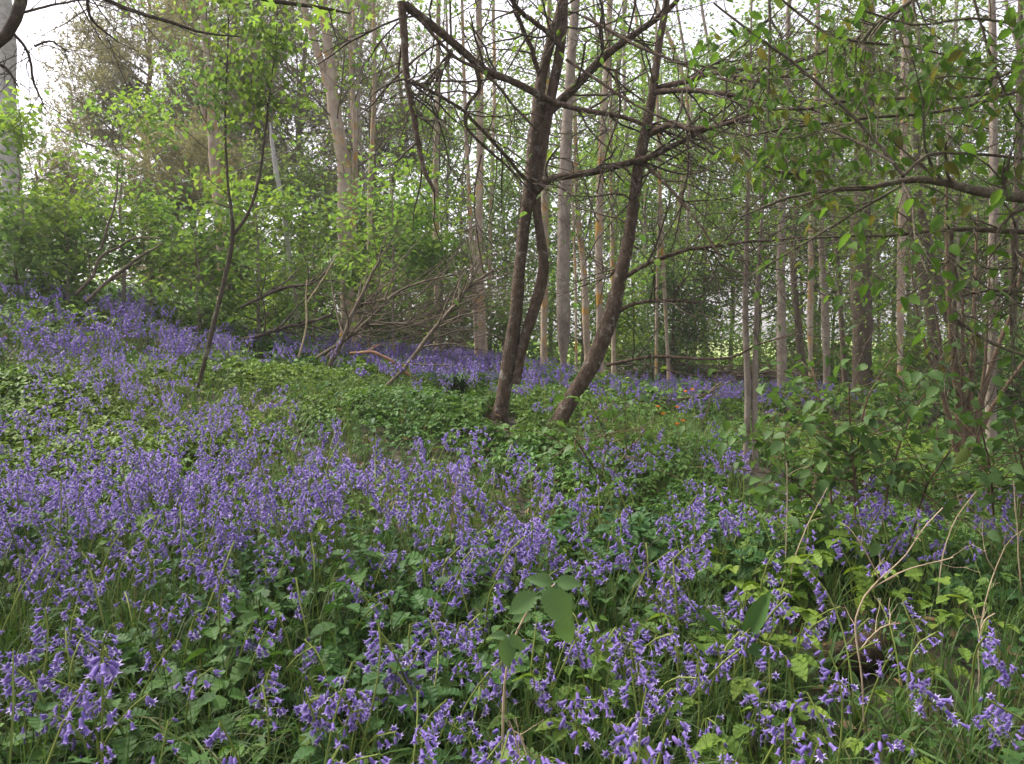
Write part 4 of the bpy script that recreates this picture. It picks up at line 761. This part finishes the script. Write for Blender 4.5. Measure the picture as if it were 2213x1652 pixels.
N = 150000; Yv = rng.uniform(1.05, 17, N); xv = rng.uniform(-.5, .5, N) * (1.5 * 17); ok = np.abs(xv) < .72 * Yv + 1.0; xv, Yv = xv[ok], Yv[ok]
zv = gz(xv, Yv); pts = np.stack([xv, Yv, zv], 1); px, py, dep = project(pts + np.array([0, 0, .33]))
area = 25.5 * (17 ** 2 - 1.05 ** 2) / 2 / 17 * 1.0      # approx sampled area at unit density
dn = drift(np.clip(px, 5, 2208), np.clip(py, 560, 1646))
cell = np.sin(xv * 5.1 + np.sin(Yv * 3.7) * 2) * np.sin(Yv * 4.3 + np.sin(xv * 2.9) * 2)    # loose clumps on the ground
pd_samp = np.full(len(Yv), N / (25.5 * 15.95))            # candidates per square metre at that distance
want = dn * np.interp(Yv, [1.2, 2.4, 3.6, 6], [125, 150, 145, 140]) * (1 + .75 * cell)
keep = rng.random(len(want)) < want / np.maximum(pd_samp, 1e-6)
for b_ in (P(1085, 893, 6.0),): keep &= ~((np.abs(xv - b_[0]) < .17) & (Yv > b_[1] - .8) & (Yv < b_[1] + .1))
bp = pts[keep]; bpx, bp_y, bdep = px[keep], py[keep], dep[keep]
inview = (bpx > 8) & (bpx < 2205) & (bp_y < 1640) & (bp_y > 0)
order = np.argsort(np.where(inview, bdep, 1e6)); ind = order[:300]; ind = ind[inview[ind]]; rest = np.setdiff1d(np.arange(len(bp)), ind)
print('bluebells', len(bp), 'individual depth', bdep[ind].max())
def bb_label(px_, py_, d_):
    if py_ > 1500 and 560 < px_ < 960: return 'violet bluebell in the dense clump at the bottom edge left of centre'
    if py_ > 1480 and 960 <= px_ < 1150: return 'violet bluebell in the small tight clump at the bottom edge in the middle'
    if py_ > 1350 and px_ <= 560: return 'violet bluebell scattered among the long grass at the lower left corner'
    if px_ > 1650 and py_ > 1350: return 'violet bluebell among broad nettle leaves at the lower right corner'
    if px_ > 1650: return 'violet bluebell standing around the dry pale stalks on the right'
    if px_ > 1150 and py_ > 1250: return 'violet bluebell between the bramble shoot and the big dock leaf'
    if px_ <= 560: return 'violet bluebell in the left part of the front drift above the grass tussock'
    if px_ <= 1150: return 'violet bluebell in the middle of the front drift behind the bottom clump'
    return 'violet bluebell in the drift behind the bramble shoot'
cnt = {}
lonely = P(212, 1440, 1.62)
def add_bluebell(p, label, rot, var, sc, n_bells, group, lean=(0, 0)):
    root = thing('bluebell', label, 'flower', p, group); root.rotation_euler = (lean[0], lean[1], rot); root.scale = (sc, sc, sc)
    st, bl, sm, hm, lm_ = VAR[var]
    s_ = bpy.data.objects.new('stem', sm); COL.objects.link(s_); s_.parent = root
    t_ = bpy.data.objects.new('leaf_tuft', lm_); COL.objects.link(t_); t_.parent = root
    if n_bells:
        for q, Rm, bs, bud, pp in bl:
            o = bpy.data.objects.new('bud' if bud else 'bell', ME_BUD if bud else ME_BELL); COL.objects.link(o); o.parent = root
            mt = Matrix.Translation(q) @ Matrix(Rm.tolist()).to_4x4() @ Matrix.Diagonal((bs, bs, bs, 1)); o.matrix_local = mt
    else:
        o = bpy.data.objects.new('flower_head', hm); COL.objects.link(o); o.parent = root
    return root
lg = gz(lonely[0], lonely[1])[0]; hh_ = lonely[2] - lg + .035; K = 9; u = np.linspace(0, 1, K)
st = np.stack([.012 * u ** 2, 0 * u, hh_ * u], 1); bl = []
for i_ in range(8):
    a = i_ * .83 + .2; tt = (.93 + .01 * (i_ % 4)) if i_ < 7 else .72; p = st[-1] * tt; d = np.array([math.cos(a), math.sin(a), 0]); tilt = (.45, .8, .6, 1.0)[i_ % 4] if i_ < 7 else .2
    z = unit(np.array([-d[0] * math.sin(tilt), -d[1] * math.sin(tilt), math.cos(tilt)])); x = unit(np.cross([.3, .5, .1], z)); bl.append((p + d * .013, np.stack([x, np.cross(z, x), z], 1), .030, False, p))
VAR.append((st, bl, stem_mb(st, bl).mesh('stem', M['stalk']), None, strap_mb(RGB_).mesh('leaf_tuft', M['grass'])))
lp = np.array([lonely[0], lonely[1], lg]); add_bluebell(lp, 'lone bluebell with a drooping skirt of bells on a long stem at the lower left', 0.0, len(VAR) - 1, 1.0, True, None)
for c_, k in enumerate(ind):
    if np.linalg.norm(bp[k, :2] - lp[:2]) < .09: continue
    lab = bb_label(bpx[k], bp_y[k], bdep[k]); add_bluebell(bp[k], lab, rng.uniform(0, 6.3), rng.integers(0, 10), rng.uniform(.82, 1.12), c_ < 110, lab.replace('violet bluebell', 'bluebells'), rng.normal(0, .17, 2))
# all the others as one flowering mass
sm = MB(); sm.carpet = 1; tpl = []
for k in range(14):
    st, bl = plan_bluebell(RGB_, 1)
    H = MB(); L = MB(); S_ = stem_mb(st[::2], bl, 4, False)
    for q, Rm, sc, bud, p in bl: H.add(*inst(BUD if bud else BELL, q[None], Rm[None], np.array([sc]))); L.add(*inst(BLO, q[None], Rm[None], np.array([sc * 1.15])))
    def flat(mm):
        V = np.concatenate(mm.v); fs = {}
        o = 0
        for l_, t_ in zip(mm.l, mm.t): fs.setdefault(int(t_[0]), []).append(l_.reshape(-1, t_[0]))
        return V, [np.concatenate(f) for f in fs.values()]
    tpl.append((flat(S_), flat(H), flat(L)))
def yaw(N, lean=.16):
    a = rng.uniform(0, 2 * math.pi, N); up = unit(np.stack([rng.normal(0, lean, N), rng.normal(0, lean, N), np.ones(N)], 1)); x = unit(np.stack([np.cos(a), np.sin(a), np.zeros(N)], 1)); y = unit(np.cross(up, x)); x = np.cross(y, up); return np.stack([x, y, up], -1)
va = rng.integers(0, 14, len(rest))
for k in range(14):
    sel = rest[va == k]
    for near in (True, False):
        q = sel[(bdep[sel] < 6.5) == near]
        if not len(q): continue
        Rm = yaw(len(q)); sc = rng.uniform(.8, 1.15, len(q)); sm.add(*inst(tpl[k][0], bp[q], Rm, sc), 1); V_, F_ = inst(tpl[k][1 if near else 2], bp[q], Rm, sc)
        if near: add_bell(sm, V_, sorted(F_, key=lambda f: -f.shape[1]))
        else: sm.add(V_, F_, 0)
tag(sm.build('bluebell_carpet', [M['bell'], M['stalk'], M['tip']]), 'violet carpet of bluebells spreading up the bank and through the trees', 'bluebells', kind='stuff')

# ------------------------------------------------------------------ green ground cover
def herb_plan(kind, rg, T):
    m = MB()
    if kind == 'nettle':
        h = rg.uniform(.16, .30); nn = 5; m.add(*tubes(np.array([[[0, 0, 0], [.01, 0, h * .5], [rg.normal(0, .02), rg.normal(0, .02), h]]]), np.array([[.0022, .002, .0012]]), 3), 0); a0 = rg.uniform(0, 6)
        for k in range(nn):
            z = h * (.35 + .65 * k / (nn - 1)); s_ = (.062 if k < nn - 1 else .03) * rg.uniform(.8, 1.2)
            for j in (0, 1):
                a = a0 + k * math.pi / 2 + j * math.pi; ax = np.array([[math.cos(a), math.sin(a), rg.uniform(-.45, .15)]]); m.add(*inst(T, np.array([[ax[0, 0] * .012, ax[0, 1] * .012, z]]), frames(ax, np.array([[0, 0, 1.]]) + rg.normal(0, .15, (1, 3))), np.array([[s_ * 1.15, s_, s_]])), 0)
    elif kind == 'elder':
        for k in range(rg.integers(2, 4)):
            a = rg.uniform(0, 6.3); h = rg.uniform(.12, .22); e = np.array([math.cos(a) * .09, math.sin(a) * .09, h]); m.add(*tubes(np.array([[[0, 0, 0], e * [.4, .4, .7], e]]), np.full((1, 3), .0013), 3), 0)
            for j in (-1, 0, 1):
                b_ = a + j * 1.1; ax = np.array([[math.cos(b_), math.sin(b_), -.2]]); m.add(*inst(T, e[None], frames(ax, np.array([[0, 0, 1.]]) + rg.normal(0, .2, (1, 3))), np.array([rg.uniform(.045, .07)])), 0)
    else:
        for k in range(rg.integers(2, 5)):
            a = rg.uniform(0, 6.3); h = rg.uniform(.10, .24); e = np.array([math.cos(a) * .07, math.sin(a) * .07, h]); m.add(*tubes(np.array([[[0, 0, 0], e * [.4, .4, .7], e]]), np.full((1, 3), .0013), 3), 0); ax = np.array([[math.cos(a), math.sin(a), -.15]]); m.add(*inst(PALM, e[None], frames(ax, np.array([[0, 0, 1.]]) + rg.normal(0, .25, (1, 3))), np.array([rg.uniform(.04, .065)])), 0)
    V = np.concatenate(m.v); fs = {}
    for l_, t_ in zip(m.l, m.t): fs.setdefault(int(t_[0]), []).append(l_.reshape(-1, t_[0]))
    return V, [np.concatenate(f) for f in fs.values()]
rg = np.random.default_rng(5)
def sample_ground(N, y0, y1, pw=1.0):
    Y = np.sqrt(rng.uniform(y0 ** 2, y1 ** 2, N)); x = rng.uniform(-1, 1, N) * (.72 * Y + 1.0); return x, Y
BAS = [P(1085, 893, 6.0), P(1622, 985, 5.5)]
LOGY = 2.3
for _ in range(6): LOGY = (EYE[2] - gz(P(1792, 1448, LOGY)[0], LOGY)[0] - .06) / ((EYE[2] - P(1792, 1448, 1.0)[2]))
def clear(p):
    k = np.ones(len(p), bool)
    for b_ in BAS: k &= ~((np.abs(p[:, 0] - b_[0]) < .17) & (p[:, 1] > b_[1] - .75) & (p[:, 1] < b_[1] + .15))
    lb = P(1800, 1448, LOGY); k &= ~((np.abs(p[:, 0] - lb[0] - .03) < .13) & (p[:, 1] > lb[1] - .28) & (p[:, 1] < lb[1] + .1))
    return k
def cover(name, kinds, mat, N1, N2, N3, label, cat):
    m = MB(); ph = len(kinds) * 1.7
    for T, N, y0, y1, s0 in ((LEAF9, N1, 1.0, 3.4, .92), (LEAF5, N2, 3.4, 8.0, .68), (LEAF3, N3, 8.0, 19, 1.15)):
        x, Y = sample_ground(N, y0, y1); p = np.stack([x, Y, gz(x, Y)], 1); p = p[clear(p)]; kk = rng.integers(0, len(kinds) * 4, len(p))
        for k in range(len(kinds) * 4):
            q = p[kk == k]; t_ = herb_plan(kinds[k % len(kinds)], rg, T); pn = .5 + .25 * np.sin(q[:, 0] * 1.9 + ph + np.sin(q[:, 1] * 1.3) * 1.5) + .25 * np.sin(q[:, 1] * 2.6 + np.sin(q[:, 0] * 2.2 + ph) * 1.6)
            kp = rng.random(len(q)) < .35 + .85 * pn; q = q[kp]; pn = pn[kp]; m.add(*inst(t_, q, yaw(len(q), .22), s0 * (.62 + .62 * pn) * rng.uniform(.7, 1.2, len(q))), 0)
    tag(m.build(name, mat), label, cat, kind='stuff')
cover('nettle_cover', ['nettle', 'nettle', 'nettle', 'elder', 'palm'], M['nettle'], 1700, 1300, 3600, 'nettles and other broad leaved herbs growing under the bluebells', 'undergrowth')
cover('herb_cover', ['elder', 'elder', 'nettle', 'elder'], M['herb'], 550, 15000, 13000, 'low bright green ground cover of small herb leaves', 'undergrowth')
# grass
m = MB()
for N, y0, y1, h0, w0, clump in ((26000, .95, 3.2, .29, .0024, 6), (20000, 3.2, 8, .24, .0032, 4), (16000, 8, 18, .26, .006, 4)):
    x, Y = sample_ground(N // clump, y0, y1); dens = .5 + .5 * np.sin(x * 2.1 + np.sin(Y * 1.7)); kp = clear(np.stack([x, Y, Y], 1)) & (rng.random(len(x)) < np.where(x > .3 * Y, .45, 1.)); x, Y = x[kp], Y[kp]; x = np.repeat(x, clump); Y = np.repeat(Y, clump); x = x + rng.normal(0, .03, len(x)); Y = Y + rng.normal(0, .03, len(x)); n_ = len(x)
    h = h0 * rng.uniform(.5, 1.25, n_); a = rng.uniform(0, 6.3, n_); b_ = rng.uniform(.05, .75, n_); u = np.linspace(0, 1, 5)[None]; d = np.stack([np.cos(a), np.sin(a)], 1); sd_ = np.stack([-d[:, 1], d[:, 0]], 1)
    out = h[:, None] * b_[:, None] * u ** 2; z = h[:, None] * (u - .45 * b_[:, None] * u ** 3); w = w0 * rng.uniform(.6, 1.4, n_)[:, None] * (1 - u ** 2 * .97)
    base = np.stack([x, Y, gz(x, Y) - .01], 1); c0 = base[:, None] + np.concatenate([d[:, None] * out[..., None], z[..., None]], 2); sv = np.concatenate([sd_, np.zeros((n_, 1))], 1)[:, None] * w[..., None]
    V = np.stack([c0 - sv, c0 + sv], 2).reshape(-1, 3); o_ = np.arange(n_)[:, None] * 10 + np.arange(4)[None] * 2; m.add(V, [np.stack([o_, o_ + 1, o_ + 3, o_ + 2], -1).reshape(-1, 4)], 0, True)
tag(m.build('grass', M['grass']), 'long green and yellowing grass between the flowers', 'grass', kind='stuff')
m = MB(); x, Y = sample_ground(5200, 1.0, 9.0); q = np.stack([x, Y, gz(x, Y) + rng.uniform(.01, .07, len(x))], 1); rand_leaves(m, q, .05, LEAF3, droop=.1, flat=1.2, jit=.5)
tag(m.build('leaf_litter', M['litter']), 'brown dead leaves lying on the ground between the plants', 'leaf litter', kind='stuff')
# bent tussock at the lower left
def strap_clump(name, label, cat, c, n_, L, w, mat, spread=1., group=None):
    root = thing(name, label, cat, c, group); m = strap_mb(rg, n_, L, w); m.v = [v * np.array([spread, spread, 1]) + c + rng.normal(0, .03, 3) * [1, 1, 0] for v in m.v]; m.build('leaves', mat, root); return root
for (a, b_, Y), lab in zip([(270, 1590, 1.62), (420, 1500, 1.9), (120, 1640, 1.5), (1230, 1620, 1.6), (1500, 1640, 1.5)], ['largest bent grass tussock beside the lone bluebell', 'grass tussock behind the lone bluebell', 'grass tussock in the bottom left corner', 'upright grass tussock at the bottom edge right of the middle clump', 'short grass tussock at the bottom edge between middle and right corner']):
    p_ = P(a, b_, Y); p_[2] = gz(p_[0], p_[1])[0]; strap_clump('grass_tussock', lab, 'grass tussock', p_, 110, (.2, .42), .0032, M['grass'])
p_ = base_of(985, 900, 6.6); strap_clump('iris_clump', 'dark strap leaved clump left of the foot of the two stemmed tree', 'plant', p_, 120, (.45, .75), .011, M['iris'], .8)
p_ = base_of(1905, 1080, 4.6); 
# orange flowers
for (a, b_), lab in zip([(1421, 881), (1463, 882), (1433, 897), (1481, 848), (1496, 844), (1476, 912), (1463, 919)], ['left flower of the three nearest the leaning tree', 'right flower of the three nearest the leaning tree', 'lowest flower of the three nearest the leaning tree', 'left flower of the farthest pair', 'right flower of the farthest pair', 'upper flower of the pair near the big violet clump', 'lower flower of the pair near the big violet clump']):
    Y = 5.3 if b_ > 860 else 6.2; t_ = P(a, b_, Y); g = gz(t_[0], Y)[0]; root = thing('poppy', 'small orange poppy in the grass, ' + lab, 'flower', (t_[0], Y, g), 'orange poppies in the grass')
    m = MB(); m.add(*tubes(np.array([[[t_[0], Y, g], [t_[0] + .02, Y, (g + t_[2]) / 2], t_]]), np.full((1, 3), .0022), 4), 0); m.build('stem', M['stalk'], root)
    m = MB(); aa = np.arange(5) * 1.2566; ax = np.stack([np.cos(aa), np.sin(aa), np.full(5, .55)], 1); m.add(*inst(leaf_t(4, .48, 0, .05, -.2, .6), np.repeat(t_[None], 5, 0), frames(ax, np.tile([[0, 0, 1.]], (5, 1))), np.full(5, .022))); m.build('petals', M['poppy'], root)

# ------------------------------------------------------------------ near plants
def leafstem(name, label, cat, rows, leaves, Y, mat, stem=M['stalk'], T=LEAF9, group=None):
    """rows: stem pixel rows; leaves: (px, py, length px, direction degrees in the picture, dY, width factor)"""
    pts, r_ = limb(rows, Y, 14, 6, .2); g = gz(pts[0, 0], pts[0, 1])[0]
    root = thing(name, label, cat, (pts[0, 0], pts[0, 1], g), group)
    m = MB(); p2 = np.vstack([[pts[0, 0], pts[0, 1], g - .02], pts]) if pts[0, 2] > g else pts; m.add(*tubes(p2[None], np.append(r_[0], r_)[None][:, :len(p2)], 6), 0, True); m.build('stem', stem, root)
    for lf in leaves:
        a, b_, L, dg, dy = lf[:5]; wf = lf[5] if len(lf) > 5 else 1; p_ = P(a, b_, Y + dy); ln = L / FOC * Y; t = math.radians(dg); ax = np.array([[math.cos(t), rng.uniform(-.35, -.1), math.sin(t)]]); nr = np.array([[rng.normal(0, .2), -.9, .75]])
        m = MB(); m.add(*inst(T, p_[None], frames(ax, nr), np.array([[ln * wf, ln, ln]])), 0, True); nb = pts[np.linalg.norm(pts - p_, axis=1).argmin()]
        m.add(*tubes(np.array([[nb, (nb + p_) / 2 + [0, 0, .004], p_ + ax[0] * ln * .05]]), np.full((1, 3), .0016), 5), 0, True); m.build('leaf', mat, root)
    return root
leafstem('bramble_shoot', 'bramble shoot with soft pale green leaflets arching over the bluebells in front', 'bramble', [(1086, 1640, 6), (1088, 1530, 6), (1094, 1450, 5), (1120, 1360, 5), (1165, 1290, 4), (1200, 1262, 3)],
         [(1097, 1378, 65, -92, 0, 1.0), (1094, 1374, 39, 172, .02, .9), (1100, 1374, 48, -38, -.02, .9), (1165, 1285, 86, -12, 0, 1.05), (1160, 1285, 77, -150, 0), (1180, 1275, 94, -52, -.03, 1.1), (1200, 1262, 60, 8, .03), (1195, 1262, 61, 160, .03), (1150, 1320, 51, -160, .03, 1.2), (1205, 1330, 72, -60, .0, 1.1)], 1.75, M['bramble'], M['straw'], LEAFB)
leafstem('dock_plant', 'big upright grey green dock leaf with a smaller one to its left', 'plant', [(1610, 1420, 6), (1614, 1395, 5), (1618, 1370, 4)], [(1616, 1378, 120, 70, 0, .95), (1560, 1370, 80, 130, .1, .9), (1600, 1395, 80, -20, 0, 1.0)], 2.2, M['nettle'], T=leaf_t(12, .19, .02, .10, .1, .45))
# leafy young shrub on the right, near the camera
def bushy(name, label, stems, Y, leaves_, size, mat, T=LEAF9, twig=M['dead_brown']):
    pts0, _ = limb(stems[0], Y); g = gz(pts0[0, 0], pts0[0, 1])[0]; root = thing(name, label, 'bush', (pts0[0, 0], pts0[0, 1], g)); sm_ = MB(); cs = []
    for s_ in stems:
        pts, r_ = limb(s_, Y, 16, 6, .6, Y + rng.uniform(-.3, .3)); pts[0, 2] = gz(pts[0, 0], pts[0, 1])[0] - .02; trunk_mesh(sm_, pts, r_, 6, .03); cs.append((pts, r_))
    sm_.build('stems', twig, root)
    C, R = spawn(np.stack([c_[0] for c_ in cs]), np.stack([c_[1] for c_ in cs]), 18, (.12, .42), (40, 85), .6, -.05, .12, .3, 1., 6, .5, .0012); m = MB(); m.add(*tubes(C, R, 4), 0, True); m.build('twigs', twig, root)
    pos = C[:, 1:].reshape(-1, 3); pos = pos[rng.permutation(len(pos))[:leaves_]] + rng.normal(0, .02, (min(leaves_, len(pos)), 3)); m = MB(); rand_leaves(m, pos, size, T, droop=.45, flat=1.1); m.build('leaves', mat, root)
bushy('young_shrub', 'leafy knee high shrub with broad soft leaves in front of the right hand trunks', [[(1800, 1180, 5), (1790, 1000, 5), (1770, 860, 4), (1755, 790, 3)], [(1850, 1190, 6), (1850, 1000, 5), (1880, 850, 4), (1930, 770, 3)], [(1900, 1190, 6), (1930, 1010, 5), (1980, 880, 4), (2040, 800, 3)], [(1760, 1180, 5), (1710, 1030, 4), (1690, 930, 3)], [(1870, 1190, 5), (1840, 960, 4), (1835, 830, 3)], [(1960, 1190, 5), (2010, 1040, 4), (2060, 960, 3)], [(1820, 1190, 4), (1740, 1060, 3), (1650, 1010, 2)]], 3.3, 620, .058, M['shrub'])
bushy('young_shrub', 'leafy shrub at the right edge in front of the hazel stool', [[(2150, 1180, 5), (2140, 1020, 5), (2120, 920, 3)], [(2200, 1180, 5), (2210, 1010, 5), (2190, 900, 3)], [(2240, 1180, 5), (2260, 1000, 4), (2250, 870, 3)]], 3.6, 240, .056, M['shrub'])
bushy('young_shrub', 'small broad leaved seedling shrub at the foot of the leaning tree', [[(1300, 1030, 3), (1310, 950, 3), (1280, 880, 2)], [(1320, 1030, 3), (1370, 960, 3), (1400, 930, 2)], [(1300, 1040, 3), (1250, 960, 3), (1230, 930, 2)]], 4.3, 90, .065, M['shrub'])
def stalk(label, lims, Y, mat=M['straw'], sub=0, group='dry stalks in the flowers'):
    r_ = dead('dry_stalk', label, [(tuple((a, b, w * .62) for a, b, w in q[0]),) for q in lims], Y, mat, max(sub, 3), (.03, .11), group=None, cat='stalk'); return r_
stalk('tallest pale dry stalk, bent and branching, over the lower right flowers', [([(1866, 1560, 6), (1861, 1452, 6), (1853, 1402, 6), (1850, 1337, 6), (1871, 1286, 6), (1900, 1253, 5), (1958, 1199, 4), (1994, 1145, 3), (2038, 1098, 2)],), ([(1862, 1400, 3), (1900, 1360, 3), (1935, 1345, 2)],), ([(1900, 1253, 3), (1880, 1210, 3), (1852, 1160, 2)],), ([(1880, 1275, 4), (1940, 1240, 3), (2060, 1205, 2)],)], 1.95)
stalk('straight pale dry stalk leaning right behind the tallest one', [([(2028, 1290, 5), (2031, 1246, 5), (2045, 1174, 4), (2067, 1120, 4), (2110, 1062, 2)],)], 2.8)
stalk('left upright stalk of the dry pair beside the dock leaf', [([(1696, 1290, 4), (1698, 1210, 4), (1701, 1054, 3), (1700, 1000, 2)],)], 2.9)
stalk('slanting stalk of the dry pair beside the dock leaf', [([(1708, 1280, 4), (1712, 1228, 4), (1738, 1152, 4), (1788, 1054, 2)],)], 2.8)
stalk('white kinked dry stalk at the right edge above the corner leaves', [([(2114, 1500, 3), (2116, 1456, 3), (2116, 1387, 3), (2132, 1337, 3), (2150, 1326, 2)],)], 2.0)
stalk('brown dry stalk with a small fork near the right edge', [([(2118, 1370, 4), (2121, 1344, 4), (2150, 1235, 4), (2172, 1181, 2)],), ([(2150, 1235, 2.5), (2135, 1210, 2), (2128, 1190, 2)],)], 2.5)
stalk('upright tan dry stalk cut by the right edge', [([(2210, 1300, 5), (2206, 1264, 5), (2197, 1127, 4), (2190, 1040, 3)],)], 2.8)
stalk('thin brown dry stalk standing in the middle of the drift', [([(972, 1180, 3), (977, 1120, 3), (980, 1060, 2)],)], 3.0, M['red_dead'])
stalk('twiggy brown dry stalk right of the bramble shoot', [([(1435, 1400, 4), (1428, 1330, 4), (1405, 1250, 3), (1390, 1160, 2)],)], 2.3, M['dead'], 5)
stalk('crooked dry stalk below the bramble shoot at the bottom edge', [([(1126, 1690, 4), (1118, 1620, 4), (1110, 1580, 3), (1100, 1560, 2)],), ([(1110, 1580, 2), (1125, 1590, 2), (1132, 1600, 1.5)],)], 1.6)
# short rotten log end
c = P(1792, 1448, LOGY); g = gz(c[0], c[1])[0]; root = thing('log', 'short brown rotten log end half hidden below the tallest dry stalk', 'log', (c[0], c[1], g))
d = unit(np.array([.8, .55, -.02])); K = 14; u = np.linspace(0, 1, K); pts = np.array([c[0], c[1], g + .075])[None] + d[None] * (u[:, None] * .34 - .03) + wob(K, .006); m = MB(); trunk_mesh(m, pts, np.concatenate([[.004, .042, .05], np.full(K - 4, .055), [.03]]) * (1 + .08 * np.sin(u * 17)), 16, .12)
m.build('bark', M['rot'], root)

# ------------------------------------------------------------------ thin air volume added to lift the dark background
mh, n, l = newmat('added_haze_air'); pv = n.new('ShaderNodeVolumePrincipled'); pv.inputs['Color'].default_value = (.95, .95, .93, 1); pv.inputs['Density'].default_value = .0016; pv.inputs['Anisotropy'].default_value = .2
o = n.new('ShaderNodeOutputMaterial'); l.new(pv.outputs[0], o.inputs['Volume'])
m = MB(); x0, x1, y0, y1, z0, z1 = -330, 330, -70, 400, -3.0, 16
m.add([(x0, y0, z0), (x1, y0, z0), (x1, y1, z0), (x0, y1, z0), (x0, y0, z1), (x1, y0, z1), (x1, y1, z1), (x0, y1, z1)], [[(0, 3, 2, 1), (4, 5, 6, 7), (0, 1, 5, 4), (1, 2, 6, 5), (2, 3, 7, 6), (3, 0, 4, 7)]]); tag(m.build('added_haze', mh), kind='stuff')
